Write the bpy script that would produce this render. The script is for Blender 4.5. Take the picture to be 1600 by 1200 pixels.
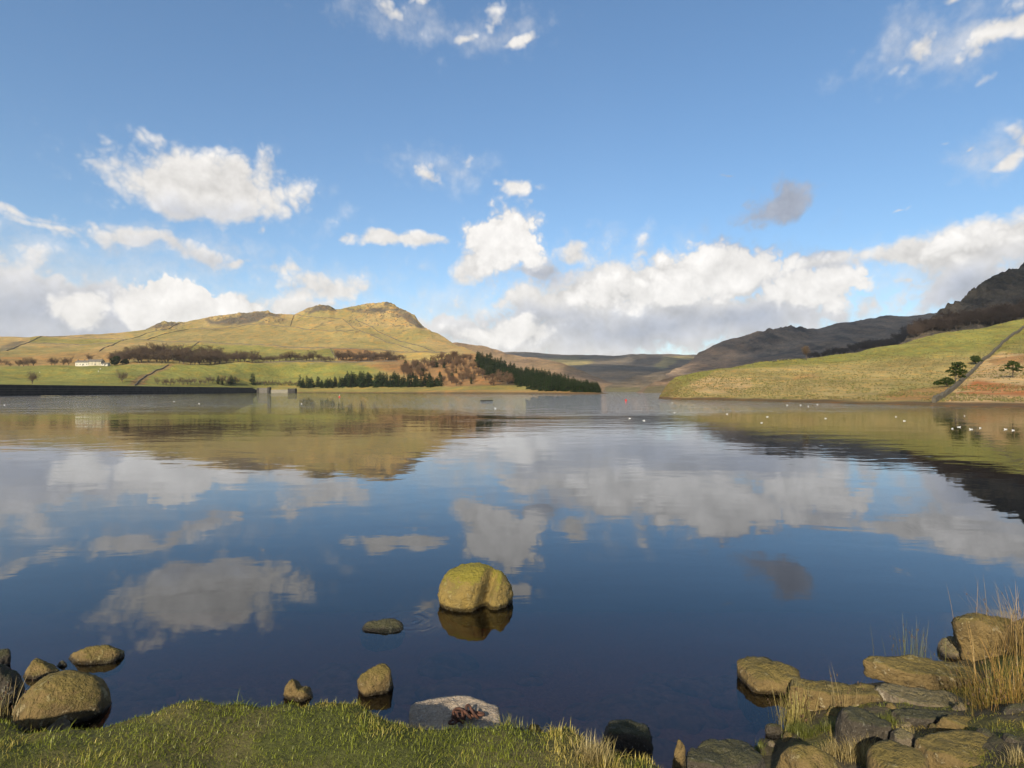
import bpy, math, random
import numpy as np
from mathutils import Vector, Matrix
random.seed(7); RNG = np.random.default_rng(7)
for o in list(bpy.data.objects): bpy.data.objects.remove(o)
SC = bpy.context.scene; COL = SC.collection
R = math.radians
# ------------------------------------------------------------------ camera
CZ, FP, H0 = 2.8, 900.0, 610.0          # eye height above the water, focal length and horizon row (1600 px wide frame)
cam = bpy.data.cameras.new('camera'); cam.sensor_width = 36; cam.lens = FP/1600*36
cam.shift_y = (H0-600)/1600; cam.clip_start = .05; cam.clip_end = 30000
co = bpy.data.objects.new('camera', cam); COL.objects.link(co); co.location = (0, 0, CZ); co.rotation_euler = (R(90), 0, 0)
SC.camera = co
# ------------------------------------------------------------------ node helper
class NT:
    def __init__(s, tree): s.t = tree; tree.nodes.clear()
    def n(s, typ, ins=None, **props):
        nd = s.t.nodes.new(typ)
        for k, v in props.items(): setattr(nd, k, v)
        for k, v in (ins or {}).items(): s.put(nd.inputs[k], v)
        return nd
    def put(s, sock, v):
        if isinstance(v, bpy.types.NodeSocket): s.t.links.new(v, sock)
        else: sock.default_value = v
    def m(s, op, a, b=0.0, c=0.0, clamp=False):
        nd = s.n('ShaderNodeMath', operation=op, use_clamp=clamp)
        s.put(nd.inputs[0], a); s.put(nd.inputs[1], b); s.put(nd.inputs[2], c)
        return nd.outputs[0]
    def v(s, op, a, b=(0, 0, 0), scale=None):
        nd = s.n('ShaderNodeVectorMath', operation=op); s.put(nd.inputs[0], a); s.put(nd.inputs[1], b)
        if scale is not None: s.put(nd.inputs['Scale'], scale)
        return nd.outputs['Value'] if op in ('LENGTH', 'DOT_PRODUCT') else nd.outputs[0]
    def ss(s, x, lo, hi, a=0.0, b=1.0):
        nd = s.n('ShaderNodeMapRange', interpolation_type='SMOOTHSTEP')
        for i, q in enumerate((x, lo, hi, a, b)): s.put(nd.inputs[i], q)
        return nd.outputs[0]
    def mix(s, f, a, b, mode='MIX'):
        nd = s.n('ShaderNodeMix', data_type='RGBA', blend_type=mode)
        s.put(nd.inputs[0], f); s.put(nd.inputs[6], a); s.put(nd.inputs[7], b)
        return nd.outputs[2]
    def noise(s, vec, scale, detail=4, rough=.5, dist=0.0, out=0):
        nd = s.n('ShaderNodeTexNoise', {'Scale': scale, 'Detail': detail, 'Roughness': rough, 'Distortion': dist})
        if vec is not None: s.put(nd.inputs['Vector'], vec)
        return nd.outputs[out]
def rgb(r, g, b): return (r, g, b, 1.0)
# ------------------------------------------------------------------ sky, sun, exposure
SUN_AZ, SUN_EL = R(-158), R(27)          # from +Y, clockwise: behind the camera and to its left
SKY = 0.115
HAZE = 4.5e-5
world = bpy.data.worlds.new('World'); SC.world = world; world.use_nodes = True
W = NT(world.node_tree)
sky = W.n('ShaderNodeTexSky', sky_type='NISHITA', sun_disc=False, sun_elevation=SUN_EL, sun_rotation=SUN_AZ,
          altitude=200, air_density=1.0, dust_density=0.25, ozone_density=3.2)
gen = W.n('ShaderNodeTexCoord').outputs['Generated']
sx = W.n('ShaderNodeSeparateXYZ', {0: gen}).outputs
az = W.m('ARCTAN2', sx[0], sx[1]); hyp = W.m('SQRT', W.m('ADD', W.m('MULTIPLY', sx[0], sx[0]), W.m('MULTIPLY', sx[1], sx[1])))
el = W.m('ARCTAN2', sx[2], hyp)
P0 = W.n('ShaderNodeCombineXYZ', {0: az, 1: el, 2: 0.0}).outputs[0]
wc = W.v('SUBTRACT', W.noise(gen, 8.0, 3, .55, out=1), (.5, .5, .5))
PW = W.v('ADD', P0, W.v('SCALE', wc, scale=.085))
PW = W.v('MULTIPLY', PW, (1, 1, 0))
def ang(px, py):
    x, z = (px-800)/FP, (H0-py)/FP
    return math.atan2(x, 1), math.atan2(z, math.hypot(x, 1))
def blobs(lst, k=.12, shade=False):
    acc = None; PV = PW
    for i, b in enumerate(lst):
        if i and i % 8 == 0: PV = W.v('ADD', PW, W.n('ShaderNodeCombineXYZ', {0: W.m('MULTIPLY', acc, 1e-7)}).outputs[0])
        px, py, rx, ry = b[:4]; a = b[4] if len(b) > 4 else 1.0; sl_ = a if shade else max(a, 1.0); kx = 1.0 if shade or a >= .6 else 1.35; rot = b[5] if len(b) > 5 else 0
        c = ang(px, py); e1 = ang(px+rx, py); e2 = ang(px, py-ry)
        sx_, sy_ = abs(e1[0]-c[0])*1.38*kx, abs(e2[1]-c[1])*1.38*kx
        if rot: q = W.n('ShaderNodeMapping', {'Vector': PV, 'Location': (c[0], c[1], 0), 'Rotation': (0, 0, R(rot)), 'Scale': (sx_, sy_, 1)}, vector_type='TEXTURE').outputs[0]
        else:
            nd = W.n('ShaderNodeVectorMath', {0: PV, 1: (1/sx_, 1/sy_, 0), 2: (-c[0]/sx_, -c[1]/sy_, 0)}, operation='MULTIPLY_ADD'); q = nd.outputs[0]
        f = W.m('MULTIPLY_ADD', W.v('LENGTH', q), -sl_, a)
        acc = f if acc is None else W.m('SMOOTH_MAX', acc, f, k)
    return acc
CLOUDS = [(330, 294, 125, 46, 1.25), (250, 265, 45, 26, .75), (395, 295, 65, 42, .85), (365, 335, 40, 12, .6),
    (122, 488, 46, 26), (290, 482, 78, 36, 1.1), (310, 452, 18, 12), (365, 475, 50, 22), (243, 470, 22, 24), (262, 500, 40, 22),
    (780, 385, 48, 46, 1.15), (800, 360, 34, 32), (742, 412, 32, 22), (835, 428, 42, 13, .75), (622, 369, 74, 12, .75), (678, 270, 32, 14, .42), (732, 248, 26, 16, .32),
    (812, 297, 36, 14, .5, -8), (1213, 315, 60, 30, .8, 14), (1144, 271, 18, 4, .3),
    (1130, 432, 110, 42, 1.1), (1250, 462, 76, 36, 1.1), (1040, 445, 100, 42, 1.1), (945, 455, 85, 42, 1.1), (893, 402, 34, 15, .8), (860, 478, 90, 36),
    (1010, 505, 320, 46, 1.1), (740, 520, 100, 40, .8), (1152, 393, 16, 10), (850, 540, 200, 24, 1.0), (1200, 500, 130, 30, 1.0),
    (1268, 412, 58, 20), (1400, 402, 80, 22, .9), (1530, 410, 130, 42), (1590, 395, 90, 42), (1500, 448, 95, 32), (1640, 440, 90, 60), (1395, 447, 34, 9, .55), (1440, 462, 30, 12, .7),
    (230, 380, 150, 20, .75, -6), (80, 356, 80, 9, .5), (-60, 410, 170, 45, .8), (60, 470, 230, 52, 1.1), (-100, 520, 300, 60, 1.1), (30, 340, 60, 9, .5), (240, 510, 260, 30, 1.0),
    (505, 440, 85, 26, .7), (450, 418, 35, 10, .5), (365, 413, 34, 11, .6), (460, 470, 120, 22, .6), (412, 365, 12, 14, .3),
    (622, 14, 40, 22, .5, -20), (672, 0, 22, 12, .5), (732, 62, 24, 14, .42, 30), (775, 25, 20, 34, .4), (805, 76, 34, 12, .59),
    (1430, 78, 42, 20, .42, 25), (1545, 42, 80, 24, .62, 25), (1600, 20, 60, 36, .65), (1485, 4, 30, 11, .5), (1535, 120, 30, 14, .28),
    (1590, 248, 55, 13, .62, 22), (1640, 215, 60, 36, .7), (1530, 222, 20, 8, .35, 20), (1395, 324, 32, 5, .4, 14), (1480, 216, 20, 9, .22)]
SHADE = [(1213, 316, 130, 80, 3.0), (60, 490, 230, 62, .85), (-100, 500, 250, 90, .9), (200, 530, 260, 36, .8), (1010, 515, 290, 30, .75), (1150, 505, 150, 26, .8), (840, 430, 60, 16, .7), (790, 436, 40, 12, .6),
    (1500, 462, 110, 34, .75), (1660, 440, 80, 50, .7), (1270, 428, 60, 14, .5), (860, 500, 130, 16, .55), (1060, 470, 60, 12, .35), (1190, 445, 22, 26, .4), (300, 330, 110, 20, .3), (250, 395, 110, 14, .35)]
BRIGHT = [(122, 486, 50, 28, 1.0), (290, 478, 82, 36, 1.3), (310, 452, 24, 16), (785, 378, 50, 46, 1.0), (1130, 425, 110, 36, .9), (1260, 458, 76, 28, 1.0), (1060, 460, 90, 22, .8), (940, 460, 60, 20, .6),
    (790, 525, 70, 18, .7), (365, 474, 46, 16, .8), (1540, 392, 100, 18, .4)]
VEIL = [(60, 430, 330, 70, .9), (250, 390, 180, 34, .7), (520, 440, 130, 36, .7), (430, 480, 200, 40, .8), (1000, 470, 380, 80, 1.0), (760, 500, 160, 60, .9), (1480, 430, 230, 60, .9), (630, 30, 90, 40, .5), (770, 55, 80, 40, .5), (1480, 60, 140, 50, .6), (1570, 235, 90, 40, .6), (700, 262, 80, 28, .5), (330, 300, 170, 60, .5)]
# shared noise: puffy lumps, the same lumps a step towards the sun (relief), fine wisps
def billow(vec):
    p = W.m('ABSOLUTE', W.m('SUBTRACT', W.noise(vec, 17.0, 1, .5), .5)); q = W.m('ABSOLUTE', W.m('SUBTRACT', W.noise(vec, 47.0, 2, .55), .5))
    return W.m('MULTIPLY_ADD', q, 1.5, W.m('MULTIPLY', p, 2.6))
bil = billow(gen); rel = W.m('SUBTRACT', bil, billow(W.v('ADD', gen, (-.011, -.004, .017))))
fine = W.m('SUBTRACT', W.noise(gen, 30.0, 6, .62), .5)
edge = W.m('ADD', W.m('MULTIPLY', W.m('SUBTRACT', bil, .36), .78), W.m('MULTIPLY', fine, .52))
skyc = W.v('SCALE', W.n('ShaderNodeHueSaturation', {'Saturation': 1.16, 'Color': W.n('ShaderNodeGamma', {'Color': sky.outputs[0], 'Gamma': .82}).outputs[0]}).outputs[0], scale=1.24)
def cloudy(F, SH, BR, VE=None):
    DF = W.m('ADD', W.m('ADD', F, .10), edge)
    BRm = W.ss(W.m('ADD', BR, W.m('MULTIPLY', edge, .7)), .0, .35) if BR else 0.0
    dens = W.ss(DF, W.m('MULTIPLY_ADD', BRm, .06, -.06), W.m('MULTIPLY_ADD', BRm, -.34, .58))
    if VE: dens = W.m('MAXIMUM', dens, W.m('MULTIPLY', W.ss(W.m('ADD', VE, W.m('ADD', W.m('MULTIPLY', fine, 1.1), W.m('MULTIPLY', W.m('SUBTRACT', bil, .36), .4))), -.05, 1.0), .62))
    SHm = W.ss(W.m('ADD', SH, W.m('MULTIPLY', edge, .35)), -.25, 1.25) if SH else 0.0
    lum = W.m('ADD', W.m('MULTIPLY_ADD', BRm, .16, .85), W.m('MULTIPLY', rel, .24))
    lum = W.m('MULTIPLY', lum, W.m('MULTIPLY_ADD', W.m('MULTIPLY', SHm, W.m('MULTIPLY_ADD', BRm, -.75, 1.0)), -.42, 1.0))
    lum = W.m('MAXIMUM', lum, .2)
    cc = W.mix(W.m('MULTIPLY', SHm, W.m('SUBTRACT', 1.0, BRm)), rgb(*CLOUD_LIT), rgb(*CLOUD_GREY))
    c = W.mix(W.m('MULTIPLY', dens, .97), skyc, W.v('SCALE', cc, scale=lum))
    return W.n('ShaderNodeBackground', {'Color': c, 'Strength': SKY}).outputs[0]
CLOUD_LIT, CLOUD_GREY = (5.8, 5.6, 5.35), (4.8, 5.25, 6.3)
# the sky is worked out in strips of azimuth, each with the clouds that reach into it
strips = [-1.05, -.55, -.28, -.02, .24, .50, 1.05]; shaders = []
def near(lst, a0, a1):
    out = []
    for b in lst:
        c = ang(b[0], b[1]); r = abs(ang(b[0]+b[2], b[1])[0]-c[0])*1.25; k = b[4] if len(b) > 4 else 1.0
        reach = r*(1+.75/k)+.06
        if c[0]+reach > a0 and c[0]-reach < a1: out.append(b)
    return out
# the rest of the sky, outside the picture: the same kind of scattered cumulus
big = W.noise(gen, 3.2, 2, .5); fgen = W.m('MULTIPLY', W.m('SUBTRACT', big, .56), 5.0)
offv = W.m('MAXIMUM', W.ss(W.m('ABSOLUTE', az), .80, 1.0), W.ss(el, .62, .80)); fout = W.m('MULTIPLY_ADD', W.m('ADD', fgen, 2.0), offv, -2.0)
for a0, a1 in zip(strips[:-1], strips[1:]):
    c_, s_, b_, v_ = near(CLOUDS, a0, a1), near(SHADE, a0, a1), near(BRIGHT, a0, a1), near(VEIL, a0, a1)
    Fk = W.m('SMOOTH_MAX', blobs(c_), fout, .1)
    shaders.append(cloudy(Fk, blobs(s_, shade=True) if s_ else None, blobs(b_, shade=True) if b_ else None, blobs(v_, shade=True) if v_ else None))
acc = cloudy(fgen, None, None)
for k, shd in enumerate(shaders):
    inside = W.m('MULTIPLY', W.m('GREATER_THAN', az, strips[k]), W.m('LESS_THAN', az, strips[k+1]+1e-6))
    acc = W.n('ShaderNodeMixShader', {0: inside, 1: acc, 2: shd}).outputs[0]
W.n('ShaderNodeOutputWorld', {'Surface': acc})
world.cycles.sampling_method = 'MANUAL'; world.cycles.sample_map_resolution = 512
sl = bpy.data.lights.new('sun', 'SUN'); sl.energy = 5.0; sl.angle = R(.5); sl.color = (1.0, .89, .70)
so = bpy.data.objects.new('sun', sl); COL.objects.link(so)
SD = Vector((math.sin(SUN_AZ)*math.cos(SUN_EL), math.cos(SUN_AZ)*math.cos(SUN_EL), math.sin(SUN_EL)))
so.rotation_euler = SD.to_track_quat('Z', 'Y').to_euler(); so.location = SD*50
SC.view_settings.view_transform = 'Standard'; SC.view_settings.look = 'None'; SC.view_settings.gamma = 1; SC.view_settings.exposure = 0.55
SC.view_settings.use_curve_mapping = False
cy = SC.cycles; cy.use_denoising = True; cy.denoiser = 'OPENIMAGEDENOISE'; cy.use_adaptive_sampling = True; cy.adaptive_threshold = .025; cy.max_bounces = 5; cy.diffuse_bounces = 2; cy.transparent_max_bounces = 12; cy.volume_bounces = 0
cy.caustics_reflective = False; cy.caustics_refractive = False
# ------------------------------------------------------------------ numpy noise
def _h(ix, iy, iz):
    n = (ix*374761393 + iy*668265263 + iz*1274126177) & 0xFFFFFFFF
    n = ((n ^ (n >> 13))*1274126177) & 0xFFFFFFFF
    return ((n ^ (n >> 16)) & 0xFFFF)/65535.0
def vn(x, y, z):
    x, y, z = np.broadcast_arrays(np.asarray(x, float), np.asarray(y, float), np.asarray(z, float))
    fx, fy, fz = np.floor(x), np.floor(y), np.floor(z); ix, iy, iz = fx.astype(np.int64), fy.astype(np.int64), fz.astype(np.int64)
    u, v, w = x-fx, y-fy, z-fz; u = u*u*u*(u*(6*u-15)+10); v = v*v*v*(v*(6*v-15)+10); w = w*w*w*(w*(6*w-15)+10)
    r = 0
    for a in (0, 1):
        for b in (0, 1):
            for c in (0, 1):
                r = r + _h(ix+a, iy+b, iz+c)*(u if a else 1-u)*(v if b else 1-v)*(w if c else 1-w)
    return r*2-1
def fbm(x, y, z=0.0, octv=4, gain=.5, lac=2.03):
    s, a, f = 0, 1.0, 1.0
    for i in range(octv):
        s = s + a*vn(x*f+i*17.3, y*f+i*9.1, z*f+i*4.7); a *= gain; f *= lac
    return s
def sstep(a, b, x):
    t = np.clip((np.asarray(x, float)-a)/(b-a), 0, 1); return t*t*(3-2*t)
# ------------------------------------------------------------------ object helpers
def mesh(name, V, Fc, mats=None, smooth=True, col=None, midx=None):
    me = bpy.data.meshes.new(name); V = np.asarray(V, np.float32)
    if isinstance(Fc, np.ndarray):
        k = Fc.shape[1]; nf = len(Fc)
        me.vertices.add(len(V)); me.vertices.foreach_set('co', V.ravel())
        me.loops.add(nf*k); me.loops.foreach_set('vertex_index', Fc.astype(np.int32).ravel())
        me.polygons.add(nf); me.polygons.foreach_set('loop_start', np.arange(0, nf*k, k, dtype=np.int32))
    else: me.from_pydata([tuple(map(float, v)) for v in V], [], Fc)
    me.update(calc_edges=True)
    me.polygons.foreach_set('use_smooth', np.full(len(me.polygons), smooth))
    if col is not None:
        at = me.color_attributes.new('Col', 'FLOAT_COLOR', 'POINT')
        c = np.ones((len(V), 4), np.float32); c[:, :3] = col; at.data.foreach_set('color', c.ravel())
    for m_ in (mats if isinstance(mats, (list, tuple)) else [mats] if mats else []): me.materials.append(m_)
    if midx is not None: me.polygons.foreach_set('material_index', np.asarray(midx, np.int32))
    return me
def obj(name, me, parent=None, loc=(0, 0, 0), rot=(0, 0, 0), sc=(1, 1, 1)):
    o = bpy.data.objects.new(name, me); COL.objects.link(o); o.location = loc; o.rotation_euler = rot; o.scale = sc
    if parent: o.parent = parent
    return o
def tag(o, label=None, cat=None, group=None, kind=None):
    for k, v in (('label', label), ('category', cat), ('group', group), ('kind', kind)):
        if v: o[k] = v
    return o
class MB:                                  # collects simple shapes into one mesh
    def __init__(s): s.v = []; s.f = []
    def add(s, v, f):
        b = len(s.v); s.v += [tuple(q) for q in v]; s.f += [tuple(i+b for i in q) for q in f]; return s
    def box(s, x0, x1, y0, y1, z0, z1):
        return s.add([(x0, y0, z0), (x1, y0, z0), (x1, y1, z0), (x0, y1, z0), (x0, y0, z1), (x1, y0, z1), (x1, y1, z1), (x0, y1, z1)],
                     [(3, 2, 1, 0), (4, 5, 6, 7), (0, 1, 5, 4), (1, 2, 6, 5), (2, 3, 7, 6), (3, 0, 4, 7)])
    def tube(s, pts, rad, n=6, cap=True):
        pts = [Vector(p) for p in pts]; V = []; Fc = []
        for i, p in enumerate(pts):
            d = (pts[min(i+1, len(pts)-1)]-pts[max(i-1, 0)]).normalized()
            a = d.orthogonal().normalized() if i == 0 else (a-d*a.dot(d)).normalized()
            b = d.cross(a)
            for k in range(n):
                t = 2*math.pi*k/n; V.append(p+(a*math.cos(t)+b*math.sin(t))*rad[i])
        for i in range(len(pts)-1):
            for k in range(n): Fc.append((i*n+k, i*n+(k+1) % n, (i+1)*n+(k+1) % n, (i+1)*n+k))
        if cap: Fc += [tuple(range(n-1, -1, -1)), tuple(range((len(pts)-1)*n, len(pts)*n))]
        return s.add(V, Fc)
    def mesh(s, name, mat, smooth=False): return mesh(name, s.v, s.f, mat, smooth)
def W3(px, py, Y): return Vector(((px-800)/FP*Y, Y, CZ+(H0-py)/FP*Y))
def onz(px, py, z=0.0):                    # where the line of sight through a pixel meets height z
    Y = (CZ-z)*FP/(py-H0); return Vector(((px-800)/FP*Y, Y, z))
# ------------------------------------------------------------------ materials
def material(name): 
    m_ = bpy.data.materials.new(name); m_.use_nodes = True; return m_, NT(m_.node_tree)
def finish(N, color, rough=.9, bump=None, bstr=.5, bdist=.1, spec=.2, **kw):
    ins = {'Base Color': color, 'Roughness': rough, 'Specular IOR Level': spec}
    ins.update(kw)
    p = N.n('ShaderNodeBsdfPrincipled', ins)
    if bump is not None:
        N.put(p.inputs['Normal'], N.n('ShaderNodeBump', {'Height': bump, 'Strength': bstr, 'Distance': bdist}).outputs[0])
    N.n('ShaderNodeOutputMaterial', {'Surface': p.outputs[0]}); return p
def geo_pos(N): return N.n('ShaderNodeNewGeometry').outputs['Position']
def mat_terrain(name, s1, s2, s3, bdist, contrast=.5, tint=(1.25, .95, .7)):
    m_, N = material(name); P = geo_pos(N)
    c = N.n('ShaderNodeAttribute', attribute_name='Col').outputs['Color']
    a = N.noise(P, s1, 5, .6); b = N.noise(P, s2, 5, .65); d = N.noise(P, s3, 4, .7)
    f = N.m('ADD', N.m('MULTIPLY', a, .9), N.m('ADD', N.m('MULTIPLY', b, .8), N.m('MULTIPLY', d, .8)))
    f = N.m('MULTIPLY_ADD', N.m('SUBTRACT', f, 1.25), contrast*1.6, 1.0)
    c2 = N.v('SCALE', c, scale=f)
    c3 = N.mix(N.ss(b, .45, .7), c2, N.v('MULTIPLY', c2, tint))
    finish(N, c3, .95, N.m('ADD', b, N.m('MULTIPLY', d, .6)), 1.0, bdist, .1); return m_
M = {}
M['hill'] = mat_terrain('hill_grass', .014, .07, .35, 2.6, .72)
M['moor'] = mat_terrain('moor', .008, .04, .18, 7.0, .95, (1.1, .98, .9))
M['bank'] = mat_terrain('promontory_grass', .05, .35, 2.2, .35, .75)
def mat_simple(name, color, color2=None, scale=3.0, rough=.85, bdist=.02, spec=.25, **kw):
    m_, N = material(name); P = N.n('ShaderNodeTexCoord').outputs['Object']
    a = N.noise(P, scale, 5, .6)
    c = N.mix(N.ss(a, .3, .7), rgb(*color), rgb(*(color2 or [q*.6 for q in color])))
    finish(N, c, rough, a, .5, bdist, spec, **kw); return m_
def mat_leaf(name, color, color2, trans=.25):
    m_, N = material(name)
    rnd = N.n('ShaderNodeObjectInfo').outputs['Random']; P = geo_pos(N)
    a = N.noise(P, .9, 3, .6)
    f = N.m('ADD', N.m('MULTIPLY', rnd, .6), N.m('MULTIPLY', a, .5), clamp=True)
    c = N.mix(f, rgb(*color), rgb(*color2))
    d = N.n('ShaderNodeBsdfDiffuse', {'Color': c}); t = N.n('ShaderNodeBsdfTranslucent', {'Color': c})
    mx = N.n('ShaderNodeMixShader', {0: trans, 1: d.outputs[0], 2: t.outputs[0]})
    N.n('ShaderNodeOutputMaterial', {'Surface': mx.outputs[0]}); return m_
M['spruce'] = mat_leaf('spruce_needles', (.022, .042, .016), (.045, .068, .024))
M['pine'] = mat_leaf('pine_needles', (.030, .048, .014), (.055, .075, .022))
M['twig'] = mat_leaf('bare_twigs', (.105, .072, .05), (.15, .105, .07))
M['larch'] = mat_leaf('larch_twigs', (.145, .085, .052), (.19, .125, .075))
M['darktwig'] = mat_leaf('dark_bare_twigs', (.085, .062, .05), (.12, .085, .065))
M['yew'] = mat_leaf('yew_leaves', (.018, .03, .012), (.03, .045, .016))
M['bark'] = mat_simple('bark', (.10, .075, .055), (.05, .04, .03), 4)
M['drystone'] = mat_simple('dry_stone', (.15, .125, .095), (.075, .065, .052), 1.6, .95, .1)
M['drystone_prom'] = mat_simple('lichened_dry_stone', (.115, .10, .072), (.055, .048, .036), 2.6, .95, .1)  # the promontory wall's own stone tone, darker than the hill walls
M['damstone'] = mat_simple('dam_masonry', (.06, .055, .048), (.03, .028, .026), .35, .9, .1)
M['white'] = mat_simple('white_paint', (.52, .49, .41), (.42, .39, .32), 1.5)
M['render'] = mat_simple('cream_render', (.46, .41, .30), (.38, .33, .24), .8)
M['slate'] = mat_simple('stone_slate_roof', (.16, .145, .12), (.10, .09, .08), 1.2)
M['glass'] = mat_simple('window_glass', (.03, .035, .04), (.05, .055, .06), .5, .15, 0, .5)
M['feather'] = mat_simple('white_feathers', (.82, .81, .78), (.72, .71, .69), 9)
M['wing'] = mat_simple('grey_feathers', (.50, .52, .54), (.40, .42, .45), 9)
M['red'] = mat_simple('red_plastic', (.65, .03, .02), (.5, .03, .02), 3, .4)
M['deck'] = mat_simple('weathered_deck', (.22, .20, .13), (.11, .11, .07), 2)
M['float'] = mat_simple('dark_float', (.03, .03, .03), (.05, .05, .04), 2, .6)
M['concrete'] = mat_simple('pale_concrete', (.27, .24, .18), (.18, .165, .13), .6)
M['wool'] = mat_simple('silhouette_wool', (.05, .045, .04), (.09, .08, .07), 5)  # dark tone puts the skyline sheep's silhouette into the wool colour
M['lightwool'] = mat_simple('pale_wool', (.55, .52, .45), (.45, .42, .36), 5)
# ------------------------------------------------------------------ terrain
def pchip_rows(K, n):                      # K: rows x cols control values -> smooth monotone samples along the rows
    h = K.shape[0]; d = np.diff(K, axis=0); m_ = np.zeros_like(K)
    m_[1:-1] = np.where(d[1:]*d[:-1] > 0, 2*d[1:]*d[:-1]/(d[1:]+d[:-1]+1e-12), 0); m_[0] = d[0]; m_[-1] = d[-1]
    out = []
    for i in range(h-1):
        k = n[i]
        for j in range(k):
            t = j/k; out.append(K[i]*(2*t**3-3*t**2+1)+m_[i]*(t**3-2*t*t+t)+K[i+1]*(-2*t**3+3*t*t)+m_[i+1]*(t**3-t*t))
    out.append(K[-1]); return np.array(out)
class Terrain:
    def __init__(s, name, keys, sky, px0, px1, step, nrow, behind, amp, wl, mat, colf, label=None, jag=None, under=2.0, underY=.02):
        px = np.arange(px0, px1+.01, step); kx = [k[0] for k in keys]; nk = len(keys[0][1])
        PY = [np.interp(px, kx, [k[1][i][0] for k in keys]) for i in range(nk)]
        YY = [np.interp(px, kx, [k[1][i][1] for k in keys]) for i in range(nk)]
        ker = np.ones(max(1, int(40/step)))
        def smo(a): q = len(ker); return np.convolve(np.pad(a, (q, q), mode='edge'), ker/q, 'same')[q:-q]
        YY = [smo(a) for a in YY]; PY[:-1] = [smo(a) for a in PY[:-1]]
        if sky: PY[-1] = np.interp(px, [q[0] for q in sky], [q[1] for q in sky])
        for i in range(nk-2, -1, -1): PY[i] = np.maximum(PY[i], PY[i+1]+.15)
        Y0 = YY[0]*(1-underY); PY.insert(0, H0+(CZ+under)*FP/Y0); YY.insert(0, Y0)
        K = np.array(PY); KY = np.array(YY)
        A = pchip_rows(K, nrow); B = pchip_rows(KY, nrow); s.nf = A.shape[0]
        X = (px-800)/FP*B; Z = CZ+(H0-A)/FP*B
        for i, (dy, fz) in enumerate(behind):                       # the far side of the ridge
            yb = B[s.nf-1]+dy; A = np.vstack([A, A[s.nf-1]]); B = np.vstack([B, yb]); X = np.vstack([X, (px-800)/FP*yb])
            Z = np.vstack([Z, CZ+(Z[s.nf-1]-CZ)*fz-6])
        m_ = sstep(1.0, 18.0, Z)
        Z = Z+amp*fbm(X/wl, Y_ := B/wl, 0, 5, .5)*m_
        if jag is not None: Z = Z+jag(px[None, :]+0*A, A, X, B)*m_
        s.px, s.A, s.X, s.Y, s.Z, s.step = px, A, X, B, Z, step
        c = colf(px[None, :]+0*A, A, X, B, Z); nr, nc = A.shape
        idx = np.arange(nr*nc).reshape(nr, nc)
        Fc = np.stack([idx[:-1, :-1], idx[:-1, 1:], idx[1:, 1:], idx[1:, :-1]], -1).reshape(-1, 4)
        V = np.stack([X, B, Z], -1).reshape(-1, 3)
        s.o = tag(obj(name, mesh(name, V, Fc, mat, True, c.reshape(-1, 3))), label, kind='structure')
    def at(s, px, py):
        ci = (px-s.px[0])/s.step; ci = min(max(ci, 0), len(s.px)-1.001); i = int(ci); f = ci-i
        def col(k):
            a = s.A[:s.nf, k]; t = np.interp(-py, -a, np.arange(s.nf)); j = int(min(t, s.nf-2)); g = t-j
            return np.array([q[j, k]*(1-g)+q[j+1, k]*g for q in (s.X, s.Y, s.Z)])
        return Vector(col(i)*(1-f)+col(i+1)*f)
def poly(px, py, pts, soft=3.0):           # soft mask of a polygon given as picture rows and columns of the hillside
    ins = np.zeros(px.shape, bool); dmin = np.full(px.shape, 1e9); n = len(pts)
    for i in range(n):
        x1, y1 = pts[i]; x2, y2 = pts[(i+1) % n]
        c = ((y1 > py) != (y2 > py)); xi = (x2-x1)*(py-y1)/((y2-y1) if y2 != y1 else 1e-9)+x1
        ins ^= c & (px < xi)
        dx, dy = x2-x1, y2-y1; t = np.clip(((px-x1)*dx+(py-y1)*dy)/(dx*dx+dy*dy), 0, 1)
        dmin = np.minimum(dmin, np.hypot(px-x1-t*dx, py-y1-t*dy))
    sd = np.where(ins, dmin, -dmin); return sstep(-soft/2, soft/2, sd)
def lay(c, mask, color): m_ = mask[..., None]; return c*(1-m_)+np.array(color)*m_
GOLD = (.325, .243, .105); GREEN = (.19, .19, .052); OLIVE = (.235, .202, .074); RUST = (.25, .135, .058); ROCK = (.095, .085, .072); TAN = (.36, .275, .125)
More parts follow.
